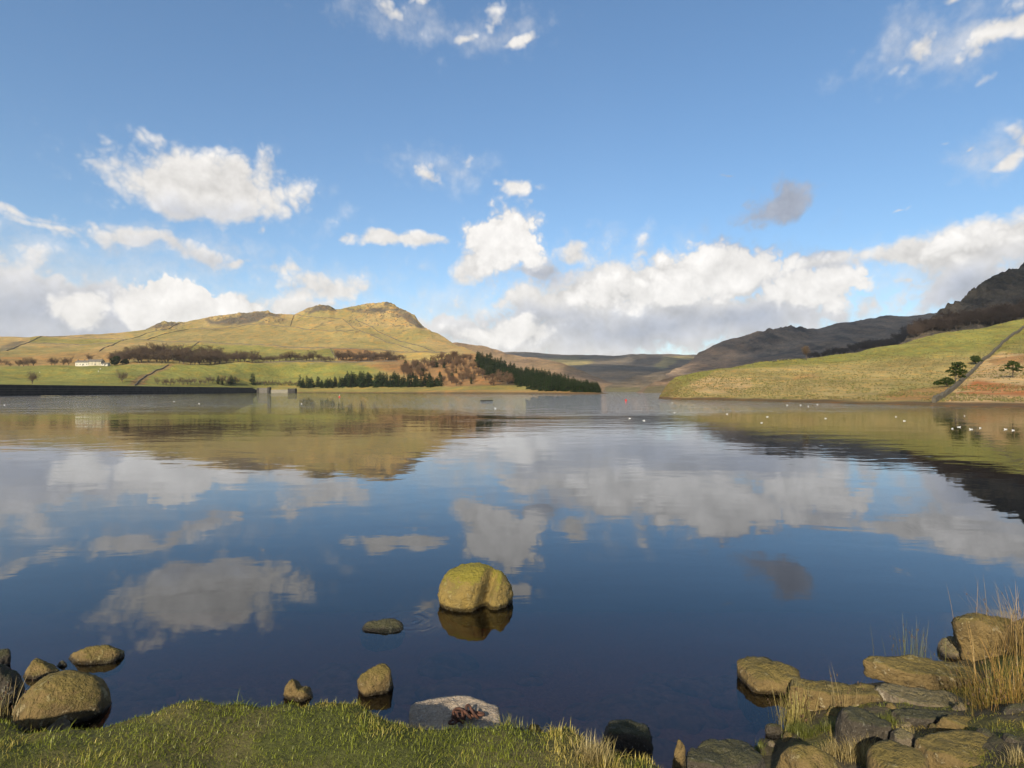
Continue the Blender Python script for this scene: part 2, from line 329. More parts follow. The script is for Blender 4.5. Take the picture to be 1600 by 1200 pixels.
def col_left(px, py, X, Y, Z):
    n = fbm(X/90, Y/140, 3, 4); n2 = fbm(X/30, Y/50, 9, 4); c = np.zeros(px.shape+(3,))+np.array(GOLD)
    jx, jy = px+n2*4, py+n*1.6
    c = lay(c, sstep(-.1, .6, n+.0)*.75, OLIVE)
    c = lay(c, poly(jx, jy, [(380, 500), (620, 515), (690, 549), (380, 540), (200, 528), (260, 515)], 14)*.6, OLIVE)
    c = lay(c, poly(px, jy, [(47, 527), (66, 526), (195, 530), (178, 537), (45, 536)], 2)*.8, (.20, .19, .05))
    c = lay(c, poly(jx, jy, [(240, 541), (400, 541), (517, 546), (524, 562), (400, 566), (240, 560)], 3)*.8, (.19, .19, .048))
    c = lay(c, poly(px, jy, [(520, 546), (560, 548), (640, 562), (640, 568), (528, 564)], 3)*.8, RUST)
    c = lay(c, poly(px, py, [(618, 551), (716, 552), (728, 562), (625, 562)], 2)*.9, (.37, .28, .095))
    c = lay(c, poly(jx, jy, [(-400, 560), (30, 557), (165, 550), (190, 562), (150, 570), (-400, 575)], 6)*.75, (.29, .18, .07))
    c = lay(c, sstep(569, 574, jy)*sstep(640, 560, px), GREEN)
    c = lay(c, poly(px, py, [(260, 568), (560, 567), (640, 575), (560, 583), (300, 585), (240, 583)], 4)*.5, (.21, .215, .05))
    c = lay(c, poly(jx, jy, [(200, 602), (226, 586), (262, 570), (272, 570), (240, 588), (222, 602)], 3)*.8, (.22, .14, .065))
    c = lay(c, poly(jx, jy, [(560, 569), (640, 568), (760, 548), (850, 580), (820, 612), (700, 606), (650, 590)], 8)*.85, RUST)
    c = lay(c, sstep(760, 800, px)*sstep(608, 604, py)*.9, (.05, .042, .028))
    c = lay(c, sstep(603, 606, jy)*sstep(400, 440, px), (.245, .21, .068))
    c = lay(c, sstep(609, 611.5, jy)*sstep(600, 700, px)*.7, (.30, .19, .08))
    r = poly(jx, jy, [(320, 499), (340, 493), (404, 486), (440, 490), (450, 499), (410, 506), (330, 505)], 6)*sstep(-.55, .25, n2)
    r = np.maximum(r, poly(jx, py+n2*1.5, [(470, 486), (482, 478), (500, 474), (516, 474), (526, 486), (505, 487), (480, 491)], 3)*sstep(-.8, .0, n2))
    r = np.maximum(r, poly(jx, py+n2*2, [(538, 484), (560, 484), (600, 482), (600, 470), (618, 472), (665, 512), (655, 512), (630, 497), (595, 492), (550, 489)], 3)*sstep(-.75, .05, n2))
    r = np.maximum(r, poly(px, py+n2*1.5, [(225, 518), (252, 502), (285, 502), (275, 512), (240, 515)], 4)*sstep(-.4, .3, n2))
    r = np.maximum(r, poly(jx, jy, [(0, 541), (20, 533), (40, 531), (25, 545), (0, 552)], 5)*.7)
    c = lay(c, r*.92, ROCK)
    sp = sstep(.75, 1.0, fbm(X/9, Y/16, 5, 3)+.25*fbm(X/80, Y/80, 2, 2)); c = lay(c, sp*.55*sstep(560, 520, py), (.10, .085, .055))
    wet = sstep(1.6, .5, Z); c = lay(c, wet*.85, (.11, .075, .045)); return c
SKY_L = [(-400, 532), (-100, 531), (0, 528), (40, 527), (62, 524.5), (100, 525), (150, 523), (200, 518.5), (228, 516), (245, 507), (257, 503), (272, 504), (290, 503), (310, 499), (330, 495.5), (365, 491),
    (385, 488.5), (405, 486.5), (418, 486), (432, 489.5), (460, 491.5), (470, 487), (482, 481), (500, 476.5), (515, 478), (524, 483.5), (530, 483), (545, 479.5), (570, 476), (600, 472.5), (611, 473), (618, 478),
    (630, 483.5), (640, 489.5), (648, 494), (660, 508), (680, 520), (700, 530.5), (715, 539), (740, 550), (770, 561), (800, 573), (850, 587), (900, 602), (940, 612.5), (965, 619)]
KEY_L = [(-400, [(606, 225), (600, 300), (578, 480), (565, 620), (552, 800), (545, 950), (532, 1100)]), (0, [(604, 345), (598, 480), (574, 660), (563, 760), (548, 900), (537, 1020), (527, 1150)]),
    (100, [(606, 400), (599, 520), (574, 680), (562, 790), (546, 950), (535, 1080), (525, 1200)]), (200, [(607, 470), (600, 560), (572, 700), (560, 800), (545, 950), (530, 1100), (518, 1250)]),
    (300, [(608, 570), (602, 610), (571, 740), (558, 830), (542, 980), (520, 1150), (500, 1300)]), (400, [(609, 700), (604, 720), (570, 800), (558, 880), (541, 1000), (515, 1180), (488, 1330)]),
    (500, [(612.6, 690), (604, 730), (568, 830), (560, 890), (543, 1000), (510, 1180), (478, 1350)]), (600, [(613, 640), (604, 690), (570, 830), (562, 890), (546, 1000), (510, 1180), (474, 1350)]),
    (700, [(613.4, 580), (605, 640), (575, 800), (565, 870), (552, 960), (542, 1020), (530, 1120)]), (740, [(613.6, 560), (606, 610), (586, 720), (576, 780), (564, 850), (557, 900), (550, 960)]),
    (800, [(613.9, 535), (608, 580), (596, 650), (589, 690), (582, 735), (577, 770), (573, 810)]), (850, [(614.3, 510), (610, 535), (602, 580), (598, 605), (594, 630), (590, 655), (587, 690)]),
    (900, [(614.8, 490), (612, 505), (609, 525), (607, 540), (605.5, 550), (604, 565), (602, 590)]), (940, [(615.4, 460), (614.8, 468), (614.2, 478), (613.8, 485), (613.4, 490), (613, 495), (612.5, 505)]),
    (965, [(620, 440), (619.8, 445), (619.6, 450), (619.5, 455), (619.4, 460), (619.2, 465), (619, 470)])]
def jag_left(px, py, X, Y):
    k = poly(px, py, [(318, 500), (404, 480), (440, 484), (450, 502), (330, 506)], 8)+poly(px, py, [(468, 490), (500, 468), (528, 486), (500, 490)], 6)
    k = k+poly(px, py, [(535, 486), (600, 465), (620, 468), (672, 515), (640, 505), (595, 494), (550, 491)], 6)+poly(px, py, [(225, 519), (255, 498), (288, 500), (270, 514)], 6)
    return k*(2.6*np.abs(fbm(X/9, Y/9, 1, 4, .6))-.6)
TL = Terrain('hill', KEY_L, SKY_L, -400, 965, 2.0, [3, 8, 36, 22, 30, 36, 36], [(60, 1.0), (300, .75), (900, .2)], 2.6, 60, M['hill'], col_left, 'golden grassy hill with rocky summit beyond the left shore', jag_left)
def col_moor(base, alt, rocks=None):  # rocks: surface patches; on far_moor they are painted sunlight
    def f(px, py, X, Y, Z):
        n = fbm(X/220, Y/300, 4, 5, .55); n2 = fbm(X/60, Y/90, 7, 4)
        c = np.zeros(px.shape+(3,))+np.array(base); c = lay(c, sstep(-.35, .5, n), alt); c = lay(c, sstep(.1, .8, n2)*.5, [q*.55 for q in base])
        if rocks is not None: c = rocks(c, px, py, X, Y, Z, n, n2)
        return c
    return f
Terrain('far_moor', [(500, [(613, 1500), (602, 1900), (580, 2700), (566, 3400), (553, 4200)]), (1400, [(613, 1500), (602, 1900), (580, 2700), (566, 3400), (556, 4200)])],
    [(500, 553), (700, 551), (780, 552), (830, 552.5), (860, 554), (900, 555.2), (950, 554.5), (1000, 553), (1050, 553.6), (1100, 555), (1200, 556), (1400, 556)], 500, 1400, 3, [3, 10, 22, 22, 26],
    [(300, 1), (2500, .6)], 16, 420, M['moor'], col_moor((.19, .15, .10), (.15, .12, .085), lambda c, px, py, X, Y, Z, n, n2: lay(lay(c, poly(px+n2*6, py+n, [(815, 563), (900, 558), (925, 564), (910, 572), (840, 568)], 6)*.8, (.34, .27, .10)),
    poly(px+n2*6, py+n, [(1040, 558), (1080, 556), (1095, 560), (1060, 563), (1035, 574), (1020, 570)], 4)*.8, (.33, .26, .11))), 'broad brown moor closing the valley behind the water')  # two lighter patches paint sunlit gaps in the cloud shadow
Terrain('moor_shoulder', [(560, [(606, 1200), (590, 1400), (565, 1800), (545, 2100)]), (760, [(606, 1200), (592, 1400), (565, 1800), (543, 2100)]), (980, [(613, 1100), (611, 1200), (606, 1350), (600, 1500)])],
    [(560, 548), (680, 541), (715, 537.5), (730, 540), (760, 543), (785, 547.5), (792, 551), (830, 557), (880, 570), (930, 588), (980, 606)], 560, 980, 2, [3, 12, 22, 22], [(200, 1), (900, .7)], 6, 160, M['moor'],
    col_moor((.30, .20, .115), (.25, .17, .09)), 'reddish brown moor shoulder to the right of the golden hill')
Terrain('spur_far', [(925, [(616, 1000), (615, 1050), (614, 1100), (613, 1150)]), (1000, [(614, 1050), (606, 1180), (596, 1400), (586, 1650)]), (1280, [(612, 1000), (600, 1200), (580, 1500), (562, 1800)])],
    [(925, 614), (940, 609), (955, 602), (990, 588), (1020, 581.5), (1050, 577), (1100, 571), (1150, 566), (1280, 560)], 925, 1280, 2, [3, 12, 22, 22], [(200, .9), (500, .3)], 7, 120, M['moor'],
    col_moor((.20, .155, .10), (.16, .125, .085), lambda c, px, py, X, Y, Z, n, n2: lay(c, poly(px, py, [(945, 606), (1000, 605), (1002, 616), (950, 616)], 2)*.8, (.15, .14, .065))), 'long bracken spur running down to the head of the reservoir')
Terrain('spur_near', [(985, [(617, 640), (616.5, 660), (616, 680), (615, 700)]), (1050, [(616, 620), (609, 690), (600, 800), (590, 950)]), (1300, [(616, 600), (606, 700), (590, 850), (572, 1050)])],
    [(985, 617), (1000, 610), (1012, 603), (1030, 596), (1060, 588), (1100, 580), (1150, 575), (1300, 570)], 985, 1300, 2, [3, 12, 20, 20], [(150, .9), (300, .3)], 4, 70, M['moor'],
    col_moor((.21, .145, .09), (.16, .12, .08), lambda c, px, py, X, Y, Z, n, n2: lay(c, poly(px, py, [(1012, 604), (1060, 601), (1060, 618), (1000, 618)], 2)*.7, (.14, .13, .06))), 'low dark spur behind the tip of the green promontory')
def rocks_c(c, px, py, X, Y, Z, n, n2):
    c = lay(c, poly(px+n2*8, py+n2*5, [(1150, 545), (1190, 520), (1252, 511), (1270, 520), (1230, 530), (1180, 552)], 10)*sstep(-.6, .3, n2)*.85, (.11, .095, .08))
    return lay(c, sstep(.2, .9, fbm(X/35, Y/60, 12, 4))*.7, (.15, .125, .10))
def jag_c(px, py, X, Y): return poly(px, py, [(1140, 550), (1190, 512), (1260, 505), (1280, 520), (1200, 550)], 12)*5*np.abs(fbm(X/22, Y/22, 3, 4, .6))
TC = Terrain('crag_hill', [(1040, [(600, 900), (595, 950), (588, 1000), (582, 1050)]), (1100, [(600, 820), (590, 920), (570, 1150), (552, 1350)]), (1300, [(600, 700), (580, 820), (545, 1150), (506, 1500)]), (1600, [(590, 650), (560, 800), (520, 1200), (482, 1700)])],
    [(1040, 584), (1062, 575), (1080, 565), (1092, 557), (1110, 546.5), (1129, 536), (1150, 529), (1175, 523), (1201, 518), (1225, 515), (1245, 513), (1252, 511), (1262, 513.5), (1276, 513.5), (1300, 508), (1321, 503), (1350, 499.5), (1382, 496), (1420, 494), (1462, 491), (1520, 487), (1600, 484), (1700, 480)],
    1040, 1700, 2, [3, 16, 36, 36], [(100, 1), (500, .8)], 7, 110, M['moor'], col_moor((.36, .255, .17), (.29, .21, .145), rocks_c), 'long grey brown crag hill behind the promontory', jag_c)
def rocks_d(c, px, py, X, Y, Z, n, n2):
    c = lay(c, sstep(-.4, .5, fbm(X/16, Y/24, 12, 5, .6))*.85, (.062, .056, .048))
    return lay(c, poly(px+n2*6, py+n2*4, [(1445, 512), (1500, 490), (1540, 492), (1500, 506), (1460, 518)], 10)*.8, (.14, .12, .075))
def jag_d(px, py, X, Y): return 4.5*np.abs(fbm(X/16, Y/16, 3, 5, .6))*sstep(560, 500, py)
TD = Terrain('dark_crag', [(1370, [(606, 420), (600, 440), (590, 470), (575, 520)]), (1442, [(606, 420), (575, 480), (540, 560), (509, 640)]), (1600, [(600, 400), (555, 490), (480, 640), (414, 780)]), (2100, [(600, 330), (540, 430), (440, 600), (330, 760)])],
    [(1370, 566), (1400, 545), (1420, 528), (1442, 510), (1458, 498), (1473, 487), (1500, 470), (1512, 461), (1527, 452), (1532, 444), (1540, 439), (1552, 434), (1567, 427), (1580, 421), (1593, 417), (1600, 412), (1640, 396), (1720, 370), (1900, 345), (2100, 330)],
    1370, 2100, 2, [3, 20, 44, 44], [(60, 1), (400, .8)], 3.5, 45, M['moor'], col_moor((.19, .15, .10), (.15, .12, .085), rocks_d), 'steep dark rocky hill rising at the right', jag_d)
def col_prom(px, py, X, Y, Z):
    n = fbm(X/22, Y/30, 3, 4); n2 = fbm(X/6, Y/10, 9, 4); c = np.zeros(px.shape+(3,))+np.array((.31, .245, .10))
    jx, jy = px+n2*6, py+n*2.5
    c = lay(c, sstep(-.2, .6, n)*.6, (.25, .21, .075))
    top = np.interp(px, [1031, 1118, 1259, 1419, 1600], [614, 578, 560, 534, 500])
    band = np.interp(px, [1031, 1118, 1259, 1340, 1480, 1600], [6, 6, 14, 26, 45, 60])
    c = lay(c, sstep(band, band*.55, jy-top)*.8, (.175, .185, .042))
    c = lay(c, poly(jx, jy, [(1075, 596), (1110, 590), (1178, 592), (1160, 612), (1090, 612)], 5)*.75, (.36, .26, .13))
    c = lay(c, poly(jx, jy, [(1235, 587), (1275, 585), (1282, 591), (1245, 594)], 4)*.6, (.32, .19, .08))
    c = lay(c, poly(jx, jy, [(1400, 602), (1490, 597), (1475, 612), (1380, 618)], 8)*.4, (.15, .17, .04))
    c = lay(c, poly(px, jy, [(1492, 608), (1540, 562), (1700, 480), (1800, 640), (1470, 640)], 4)*.85, (.40, .285, .145))
    c = lay(c, poly(jx, jy, [(1548, 562), (1600, 556), (1700, 540), (1700, 566), (1600, 566), (1550, 570)], 5)*.8, (.27, .145, .06))
    c = lay(c, poly(px, jy, [(1549, 548), (1602, 507), (1700, 480), (1700, 545), (1600, 553)], 5)*.8, (.185, .18, .045))
    c = lay(c, poly(jx, jy, [(1500, 605), (1530, 594), (1620, 603), (1700, 600), (1700, 622), (1520, 618), (1492, 616)], 6)*sstep(-1.2, .0, n2)*.95, (.30, .12, .045))
    c = lay(c, poly(jx, jy, [(1380, 617), (1440, 607), (1490, 602), (1470, 626), (1390, 626)], 5)*.6, (.29, .15, .06))
    c = lay(c, sstep(1085, 1040, px+n2*14)*sstep(590, 600, py)*.7, (.17, .115, .05))
    c = lay(c, sstep(.35, 1.0, n2+.3*n)*.35, (.15, .12, .05))
    c = lay(c, sstep(.9, .35, Z+n2*.15)*.9, (.075, .05, .03)); return c
SKY_E = [(1024, 630), (1029, 622), (1033, 615), (1038, 607), (1046, 597), (1056, 589), (1075, 585), (1118, 577.5), (1160, 571), (1201, 565), (1259, 559.5), (1300, 554.5), (1346, 549), (1419, 534), (1460, 525), (1509, 516), (1600, 500), (1700, 478), (2100, 400)]
KEY_E = [(1024, [(632, 180), (631.5, 185), (631, 190), (630.5, 195), (630, 200)]), (1031, [(623, 196), (621, 199), (619, 202), (618, 206), (617, 212)]), (1060, [(622.3, 180), (614, 188), (605, 198), (595, 212), (588, 228)]),
    (1118, [(624.2, 166), (614, 180), (600, 200), (588, 222), (577, 245)]), (1201, [(626.5, 144), (614, 165), (598, 196), (580, 228), (565, 262)]), (1346, [(630.6, 116), (616, 144), (596, 185), (570, 235), (549, 285)]),
    (1509, [(634.6, 98), (618, 126), (590, 172), (550, 235), (516, 295)]), (1600, [(636.8, 90), (618, 118), (585, 165), (540, 230), (500, 300)]), (2100, [(650, 62), (620, 90), (570, 140), (480, 210), (400, 290)])]
TE = Terrain('promontory', KEY_E, SKY_E, 1024, 2100, 1.6, [4, 40, 50, 50, 40], [(25, 1.0), (90, .8), (220, .3)], .8, 16, M['bank'], col_prom, 'sunlit grassy promontory sloping down to the right shore', under=1.0, underY=.015,
    jag=lambda px, py, X, Y: .16*np.abs(fbm(X/1.6, Y/2.2, 2, 3)))
# ------------------------------------------------------------------ ground sheet, water
m_, N = material('valley_floor'); P = geo_pos(N); finish(N, N.mix(N.noise(P, .01, 4), rgb(.16, .14, .07), rgb(.10, .10, .05)), .95); M['floor'] = m_
S = 14000
tag(obj('ground', mesh('ground', [(-S, -S, -7), (S, -S, -7), (S, S, -7), (-S, S, -7)], [(0, 1, 2, 3)], M['floor'])), 'valley floor beneath the water and the hills', kind='structure')
m_, N = material('lake_water'); P = geo_pos(N); sp = N.n('ShaderNodeSeparateXYZ', {0: P}).outputs
PX = N.v('MULTIPLY', P, (.5, 1.0, 1.0))
h1 = N.noise(PX, 1.1, 3, .5, .3); h2 = N.noise(PX, 4.2, 3, .55); h3 = N.noise(PX, .28, 2, .5)
patch = N.noise(N.v('MULTIPLY', P, (.35, 1.0, 1.0)), .035, 3, .5)
far = N.ss(N.m('ADD', sp[1], N.m('MULTIPLY', N.m('SUBTRACT', patch, .5), 70.0)), 50.0, 110.0)
mid = N.ss(sp[1], 6.0, 35.0)
calm = N.m('MULTIPLY_ADD', N.m('MULTIPLY', mid, N.ss(patch, .3, .7, .6, 1.0)), 0.80, .26)
hh = N.m('ADD', N.m('MULTIPLY', h1, .030), N.m('ADD', N.m('MULTIPLY', h2, .0026), N.m('MULTIPLY', h3, .06)))
hgt = N.m('MULTIPLY', hh, N.m('MULTIPLY_ADD', far, 9.0, calm))
rp = onz(640, 970); wob = N.noise(P, 3.0, 2, .5, out=1)                 # faint broken ripples where the water laps at the low rock
dq = N.v('LENGTH', N.v('SUBTRACT', P, N.v('ADD', tuple(rp), N.v('SCALE', N.v('SUBTRACT', wob, (.5, .5, .5)), scale=.30))))
hgt = N.m('ADD', hgt, N.m('MULTIPLY', N.m('SINE', N.m('MULTIPLY', dq, 55.0)), N.m('MULTIPLY', N.ss(dq, .05, .55, .0030, 0.0), N.ss(N.noise(P, 5.0, 2, .5), .42, .62))))
nrm = N.n('ShaderNodeBump', {'Height': hgt, 'Strength': 1.0, 'Distance': .34}).outputs[0]
fr = N.n('ShaderNodeFresnel', {'IOR': 1.62, 'Normal': nrm}).outputs[0]
gl = N.n('ShaderNodeBsdfGlossy', {'Color': rgb(.96, .975, 1), 'Roughness': .004, 'Normal': nrm})
tr = N.n('ShaderNodeBsdfTransparent', {'Color': rgb(.85, .8, .7)})
mx = N.n('ShaderNodeMixShader', {0: fr, 1: tr.outputs[0], 2: gl.outputs[0]})
va = N.n('ShaderNodeVolumeAbsorption', {'Color': rgb(.66, .30, .16), 'Density': .5})
N.n('ShaderNodeOutputMaterial', {'Surface': mx.outputs[0], 'Volume': va.outputs[0]}); M['water'] = m_
b = MB(); b.box(-1500, 1500, -30, 1700, -6.9, 0); tag(obj('water', b.mesh('water', M['water'])), 'calm dark blue reservoir mirroring hills and clouds', kind='structure')
# ------------------------------------------------------------------ unseen clouds behind the camera, added to cast shadows on the far hills
m_, N = material('cloud_vapour'); d = N.n('ShaderNodeBsdfDiffuse', {'Color': rgb(.85, .85, .85)}); t = N.n('ShaderNodeBsdfTranslucent', {'Color': rgb(.6, .6, .62)})
mx = N.n('ShaderNodeMixShader', {0: .3, 1: d.outputs[0], 2: t.outputs[0]}); mx = N.n('ShaderNodeMixShader', {0: .78, 1: mx.outputs[0], 2: N.n('ShaderNodeBsdfTransparent').outputs[0]}); N.n('ShaderNodeOutputMaterial', {'Surface': mx.outputs[0]}); M['cloud'] = m_
def ico(n):
    import bmesh
    bm = bmesh.new(); bmesh.ops.create_icosphere(bm, subdivisions=n, radius=1); V = np.array([v.co[:] for v in bm.verts]); Fc = np.array([[v.index for v in f.verts] for f in bm.faces]); bm.free(); return V, Fc
ICO = {n: ico(n) for n in (2, 3, 4, 5)}
def shadow_cloud(gx, gy, gz, rx, ry, lobes, seed, height=1700):
    c = Vector((gx, gy, gz)); k = (height-gz)/SD.z; base = c+SD*k
    V0, F0 = ICO[4]; rng = np.random.default_rng(seed); V = []; Fc = []
    for i in range(lobes):
        a = rng.uniform(0, 6.28); r = math.sqrt(rng.uniform(0, 1))*.75 if i else 0
        s = rng.uniform(.38, .6)*(1.4 if i == 0 else 1)
        n = 1+.25*fbm(V0[:, 0]*2.2+i*7, V0[:, 1]*2.2, V0[:, 2]*2.2+seed, 4)
        v = V0*n[:, None]*np.array([rx*s, ry*s, min(rx, ry)*s*.35])+np.array([math.cos(a)*r*rx, math.sin(a)*r*ry, rng.uniform(0, 60)])
        V.append(v); Fc.append(F0+i*len(V0))
    tag(obj('cloud', mesh('cloud', np.vstack(V), np.vstack(Fc), M['cloud']), loc=base), 'unseen cumulus cloud behind the viewpoint, added to shade the far hills', kind='stuff')
shadow_cloud(900, 1000, 120, 640, 620, 11, 3); shadow_cloud(760, 1650, 150, 640, 520, 10, 5); shadow_cloud(560, 1150, 60, 240, 330, 7, 21); shadow_cloud(700, 2500, 200, 760, 620, 9, 8); shadow_cloud(1500, 3300, 250, 800, 700, 8, 11); shadow_cloud(330, 3700, 300, 640, 420, 8, 14); shadow_cloud(760, 640, 60, 300, 260, 8, 25); shadow_cloud(330, 880, 30, 150, 230, 6, 31); shadow_cloud(210, 1480, 60, 130, 300, 6, 33)
# ------------------------------------------------------------------ dam, spillway
def prism_along(pts, wid, z0, z1):
    V = []; Fc = []
    for i, p in enumerate(pts):
        d = (Vector(pts[min(i+1, len(pts)-1)])-Vector(pts[max(i-1, 0)])).normalized(); n = Vector((-d.y, d.x, 0))
        for s, z in ((-.5, z0), (.5, z0), (.5, z1), (-.5, z1)): V.append((p[0]+n.x*s*wid, p[1]+n.y*s*wid, z))
    for i in range(len(pts)-1):
        for k in range(4): Fc.append((i*4+k, i*4+(k+1) % 4, (i+1)*4+(k+1) % 4, (i+1)*4+k))
    n = len(pts)-1; Fc += [(0, 3, 2, 1), (n*4, n*4+1, n*4+2, n*4+3)]; return V, Fc
dam = tag(obj('dam', None, loc=(-286, 440, 0)), 'long dark stone dam wall along the left edge of the water', 'dam')
def damx(y): return -270-(y-200)*32/480
def dampart(name, y0, y1, off, wid, z0, z1, mat, par=None, n=24):
    pts = [(damx(y)+286+off, y-440) for y in np.linspace(y0, y1, n)]
    V, Fc = prism_along([(p[0], p[1], 0) for p in pts], wid, z0, z1); return obj(name, mesh(name, V, Fc, mat, False), par or dam)
dampart('embankment', 120, 676, -6, 12, -3, 5.0, M['damstone']); pw = dampart('parapet', 120, 672, -1.2, .8, 4.97, 5.85, M['damstone']); dampart('coping', 120, 672, -1.2, 1.1, 5.85, 6.05, M['drystone'], pw)
for z in (1.2, 2.6, 3.9): dampart('stone_course', 120, 675, .08, .35, z, z+.22, M['drystone'])
b = MB(); b.box(-9, 0, 0, 9, -1, 3.2); b.add([(-9, 0, 3.2), (0, 0, 3.2), (0, 9, 3.2), (-9, 9, 3.2), (-9, 4, 4.9), (-4, 4, 4.9)], [(0, 1, 5, 4), (2, 3, 4, 5), (1, 2, 5), (0, 4, 3)]); obj('end_ramp', b.mesh('end_ramp', M['damstone']), dam, (-16, 236.5, 0))
p = onz(404, 613.9); sp_ = tag(obj('spillway', None, loc=(p.x, 652, 0)), 'low stone spillway with two piers beside the end of the dam', 'spillway')
def sbox(name, px0, px1, py0, mat, dy=0, dep=5, zb=-1):
    Y = 652+dy; b = MB(); x0, x1 = (px0-800)/FP*Y-p.x, (px1-800)/FP*Y-p.x; b.box(x0, x1, dy, dy+dep, zb, CZ+(H0-py0)/FP*Y); return obj(name, b.mesh(name, mat), sp_)
sbox('pier', 401, 404.5, 606.5, M['damstone']); sbox('pier', 417.5, 421, 605, M['damstone']); sbox('gate_wall', 404.6, 417.4, 606.6, M['slate'], .5, 4); sbox('pier', 449.5, 461, 607, M['damstone'], 0, 6)
q = sbox('bridge_deck', 403, 420, 605.9, M['drystone'], 1, 3, CZ+(H0-606.5)/FP*652); sbox('weir_wall', 421.5, 450, 608.8, M['concrete'], 2, 2)
# ------------------------------------------------------------------ dry stone walls
def stone_wall(T, pts, label, h=1.7, wid=.9, mat='drystone', seg=5.0, name='dry_stone_wall'):
    P3 = []
    for (a, b_), (c, d) in zip(pts[:-1], pts[1:]):
        n = max(2, int(math.hypot(c-a, d-b_)/1.5))
        for k in range(n): P3.append(T.at(a+(c-a)*k/n, b_+(d-b_)*k/n))
    P3.append(T.at(*pts[-1])); P3 = [P3[0]]+[q for i, q in enumerate(P3[1:])]
    pts2 = [P3[0]]
    for q in P3[1:]:
        while (q-pts2[-1]).length > seg: pts2.append(pts2[-1]+(q-pts2[-1]).normalized()*seg)
    o0 = P3[0].copy(); V = []; Fc = []; rng = random.Random(len(pts)*31+int(pts[0][0]))
    for i, q in enumerate(pts2):
        d = (pts2[min(i+1, len(pts2)-1)]-pts2[max(i-1, 0)]); d.z = 0; d.normalize(); n = Vector((-d.y, d.x, 0)); hh = h*rng.uniform(.72, 1.15)
        if rng.random() < .04: hh *= .4
        for s, z in ((-.55, -.8), (.55, -.8), (.42, hh*.9), (.0, hh), (-.42, hh*.9)): V.append((q-o0)+n*s*wid+Vector((0, 0, z)))
    for i in range(len(pts2)-1):
        for k in range(5): Fc.append((i*5+k, i*5+(k+1) % 5, (i+1)*5+(k+1) % 5, (i+1)*5+k))
    e = (len(pts2)-1)*5; Fc += [(4, 3, 2, 1, 0), (e, e+1, e+2, e+3, e+4)]
    return tag(obj(name, mesh(name, V, Fc, M[mat], False), loc=o0), label, 'stone wall', 'dry stone walls on the golden hill' if T is TL else None)
for pts, lab in [
    ([(65, 526), (130, 527), (195, 529), (250, 531.5), (300, 534.5), (345, 537.5), (400, 539.5), (460, 541.5), (517, 544.5), (595, 549), (652, 550), (705, 551.5)], 'longest dry stone wall, running level across the whole golden hill'),
    ([(10, 549), (25, 543), (40, 537), (52, 531), (65, 526)], 'short stone wall climbing to the left end of the long hill wall'),
    ([(45, 536.5), (100, 537), (178, 538)], 'level stone wall under the small green field at far left'),
    ([(155, 551), (168, 544), (180, 538), (197, 529.5), (220, 524), (245, 517), (262, 514), (275, 509), (282, 506)], 'stone wall climbing from above the cottages to the left rocky knoll'),
    ([(230, 530), (255, 522), (295, 513), (350, 511.5), (380, 508), (420, 507), (455, 509)], 'stone wall curving below the scree left of the twin tops'),
    ([(300, 543), (305, 539), (312, 536)], 'very short wall stub under the long wall above the bare wood'),
    ([(453, 509), (456, 500), (460, 493)], 'short wall rising straight to the saddle left of the twin tops'),
    ([(460, 493), (490, 494), (520, 497), (535, 500)], 'stone wall crossing just under the smaller rocky top'),
    ([(455, 510), (480, 514), (500, 517), (520, 518.5), (540, 518), (555, 516)], 'sagging stone wall in the middle of the hill below the twin tops'),
    ([(535, 500), (545, 507), (555, 515), (580, 523), (605, 534), (630, 542), (652, 549.5)], 'left one of two stone walls slanting down right from the summit'),
    ([(555, 500), (575, 507), (595, 519), (620, 530), (650, 540), (680, 549.5)], 'right one of two stone walls slanting down right from the summit'),
    ([(516, 545), (520, 553), (525, 562)], 'short wall between the green field and the rusty bracken strip'),
    ([(385, 567.5), (440, 567), (500, 566), (560, 565.5), (625, 564.5)], 'dark lane wall under the bare trees above the lower green field'),
    ([(210, 601.5), (218, 595), (225, 590), (245, 580), (265, 571)], 'broken wall slanting up the lower green field beside the dam')]:
    stone_wall(TL, pts, lab, 1.1 if 'lane' not in lab else 1.5)
stone_wall(TE, [(1459, 629), (1470, 623), (1482, 615), (1495, 605), (1510, 590), (1526, 575), (1542, 560), (1560, 543), (1580, 527), (1600, 510), (1640, 490)], 'lichened stone wall running up the promontory between pines', 1.15, .7, 'drystone_prom', 1.4)
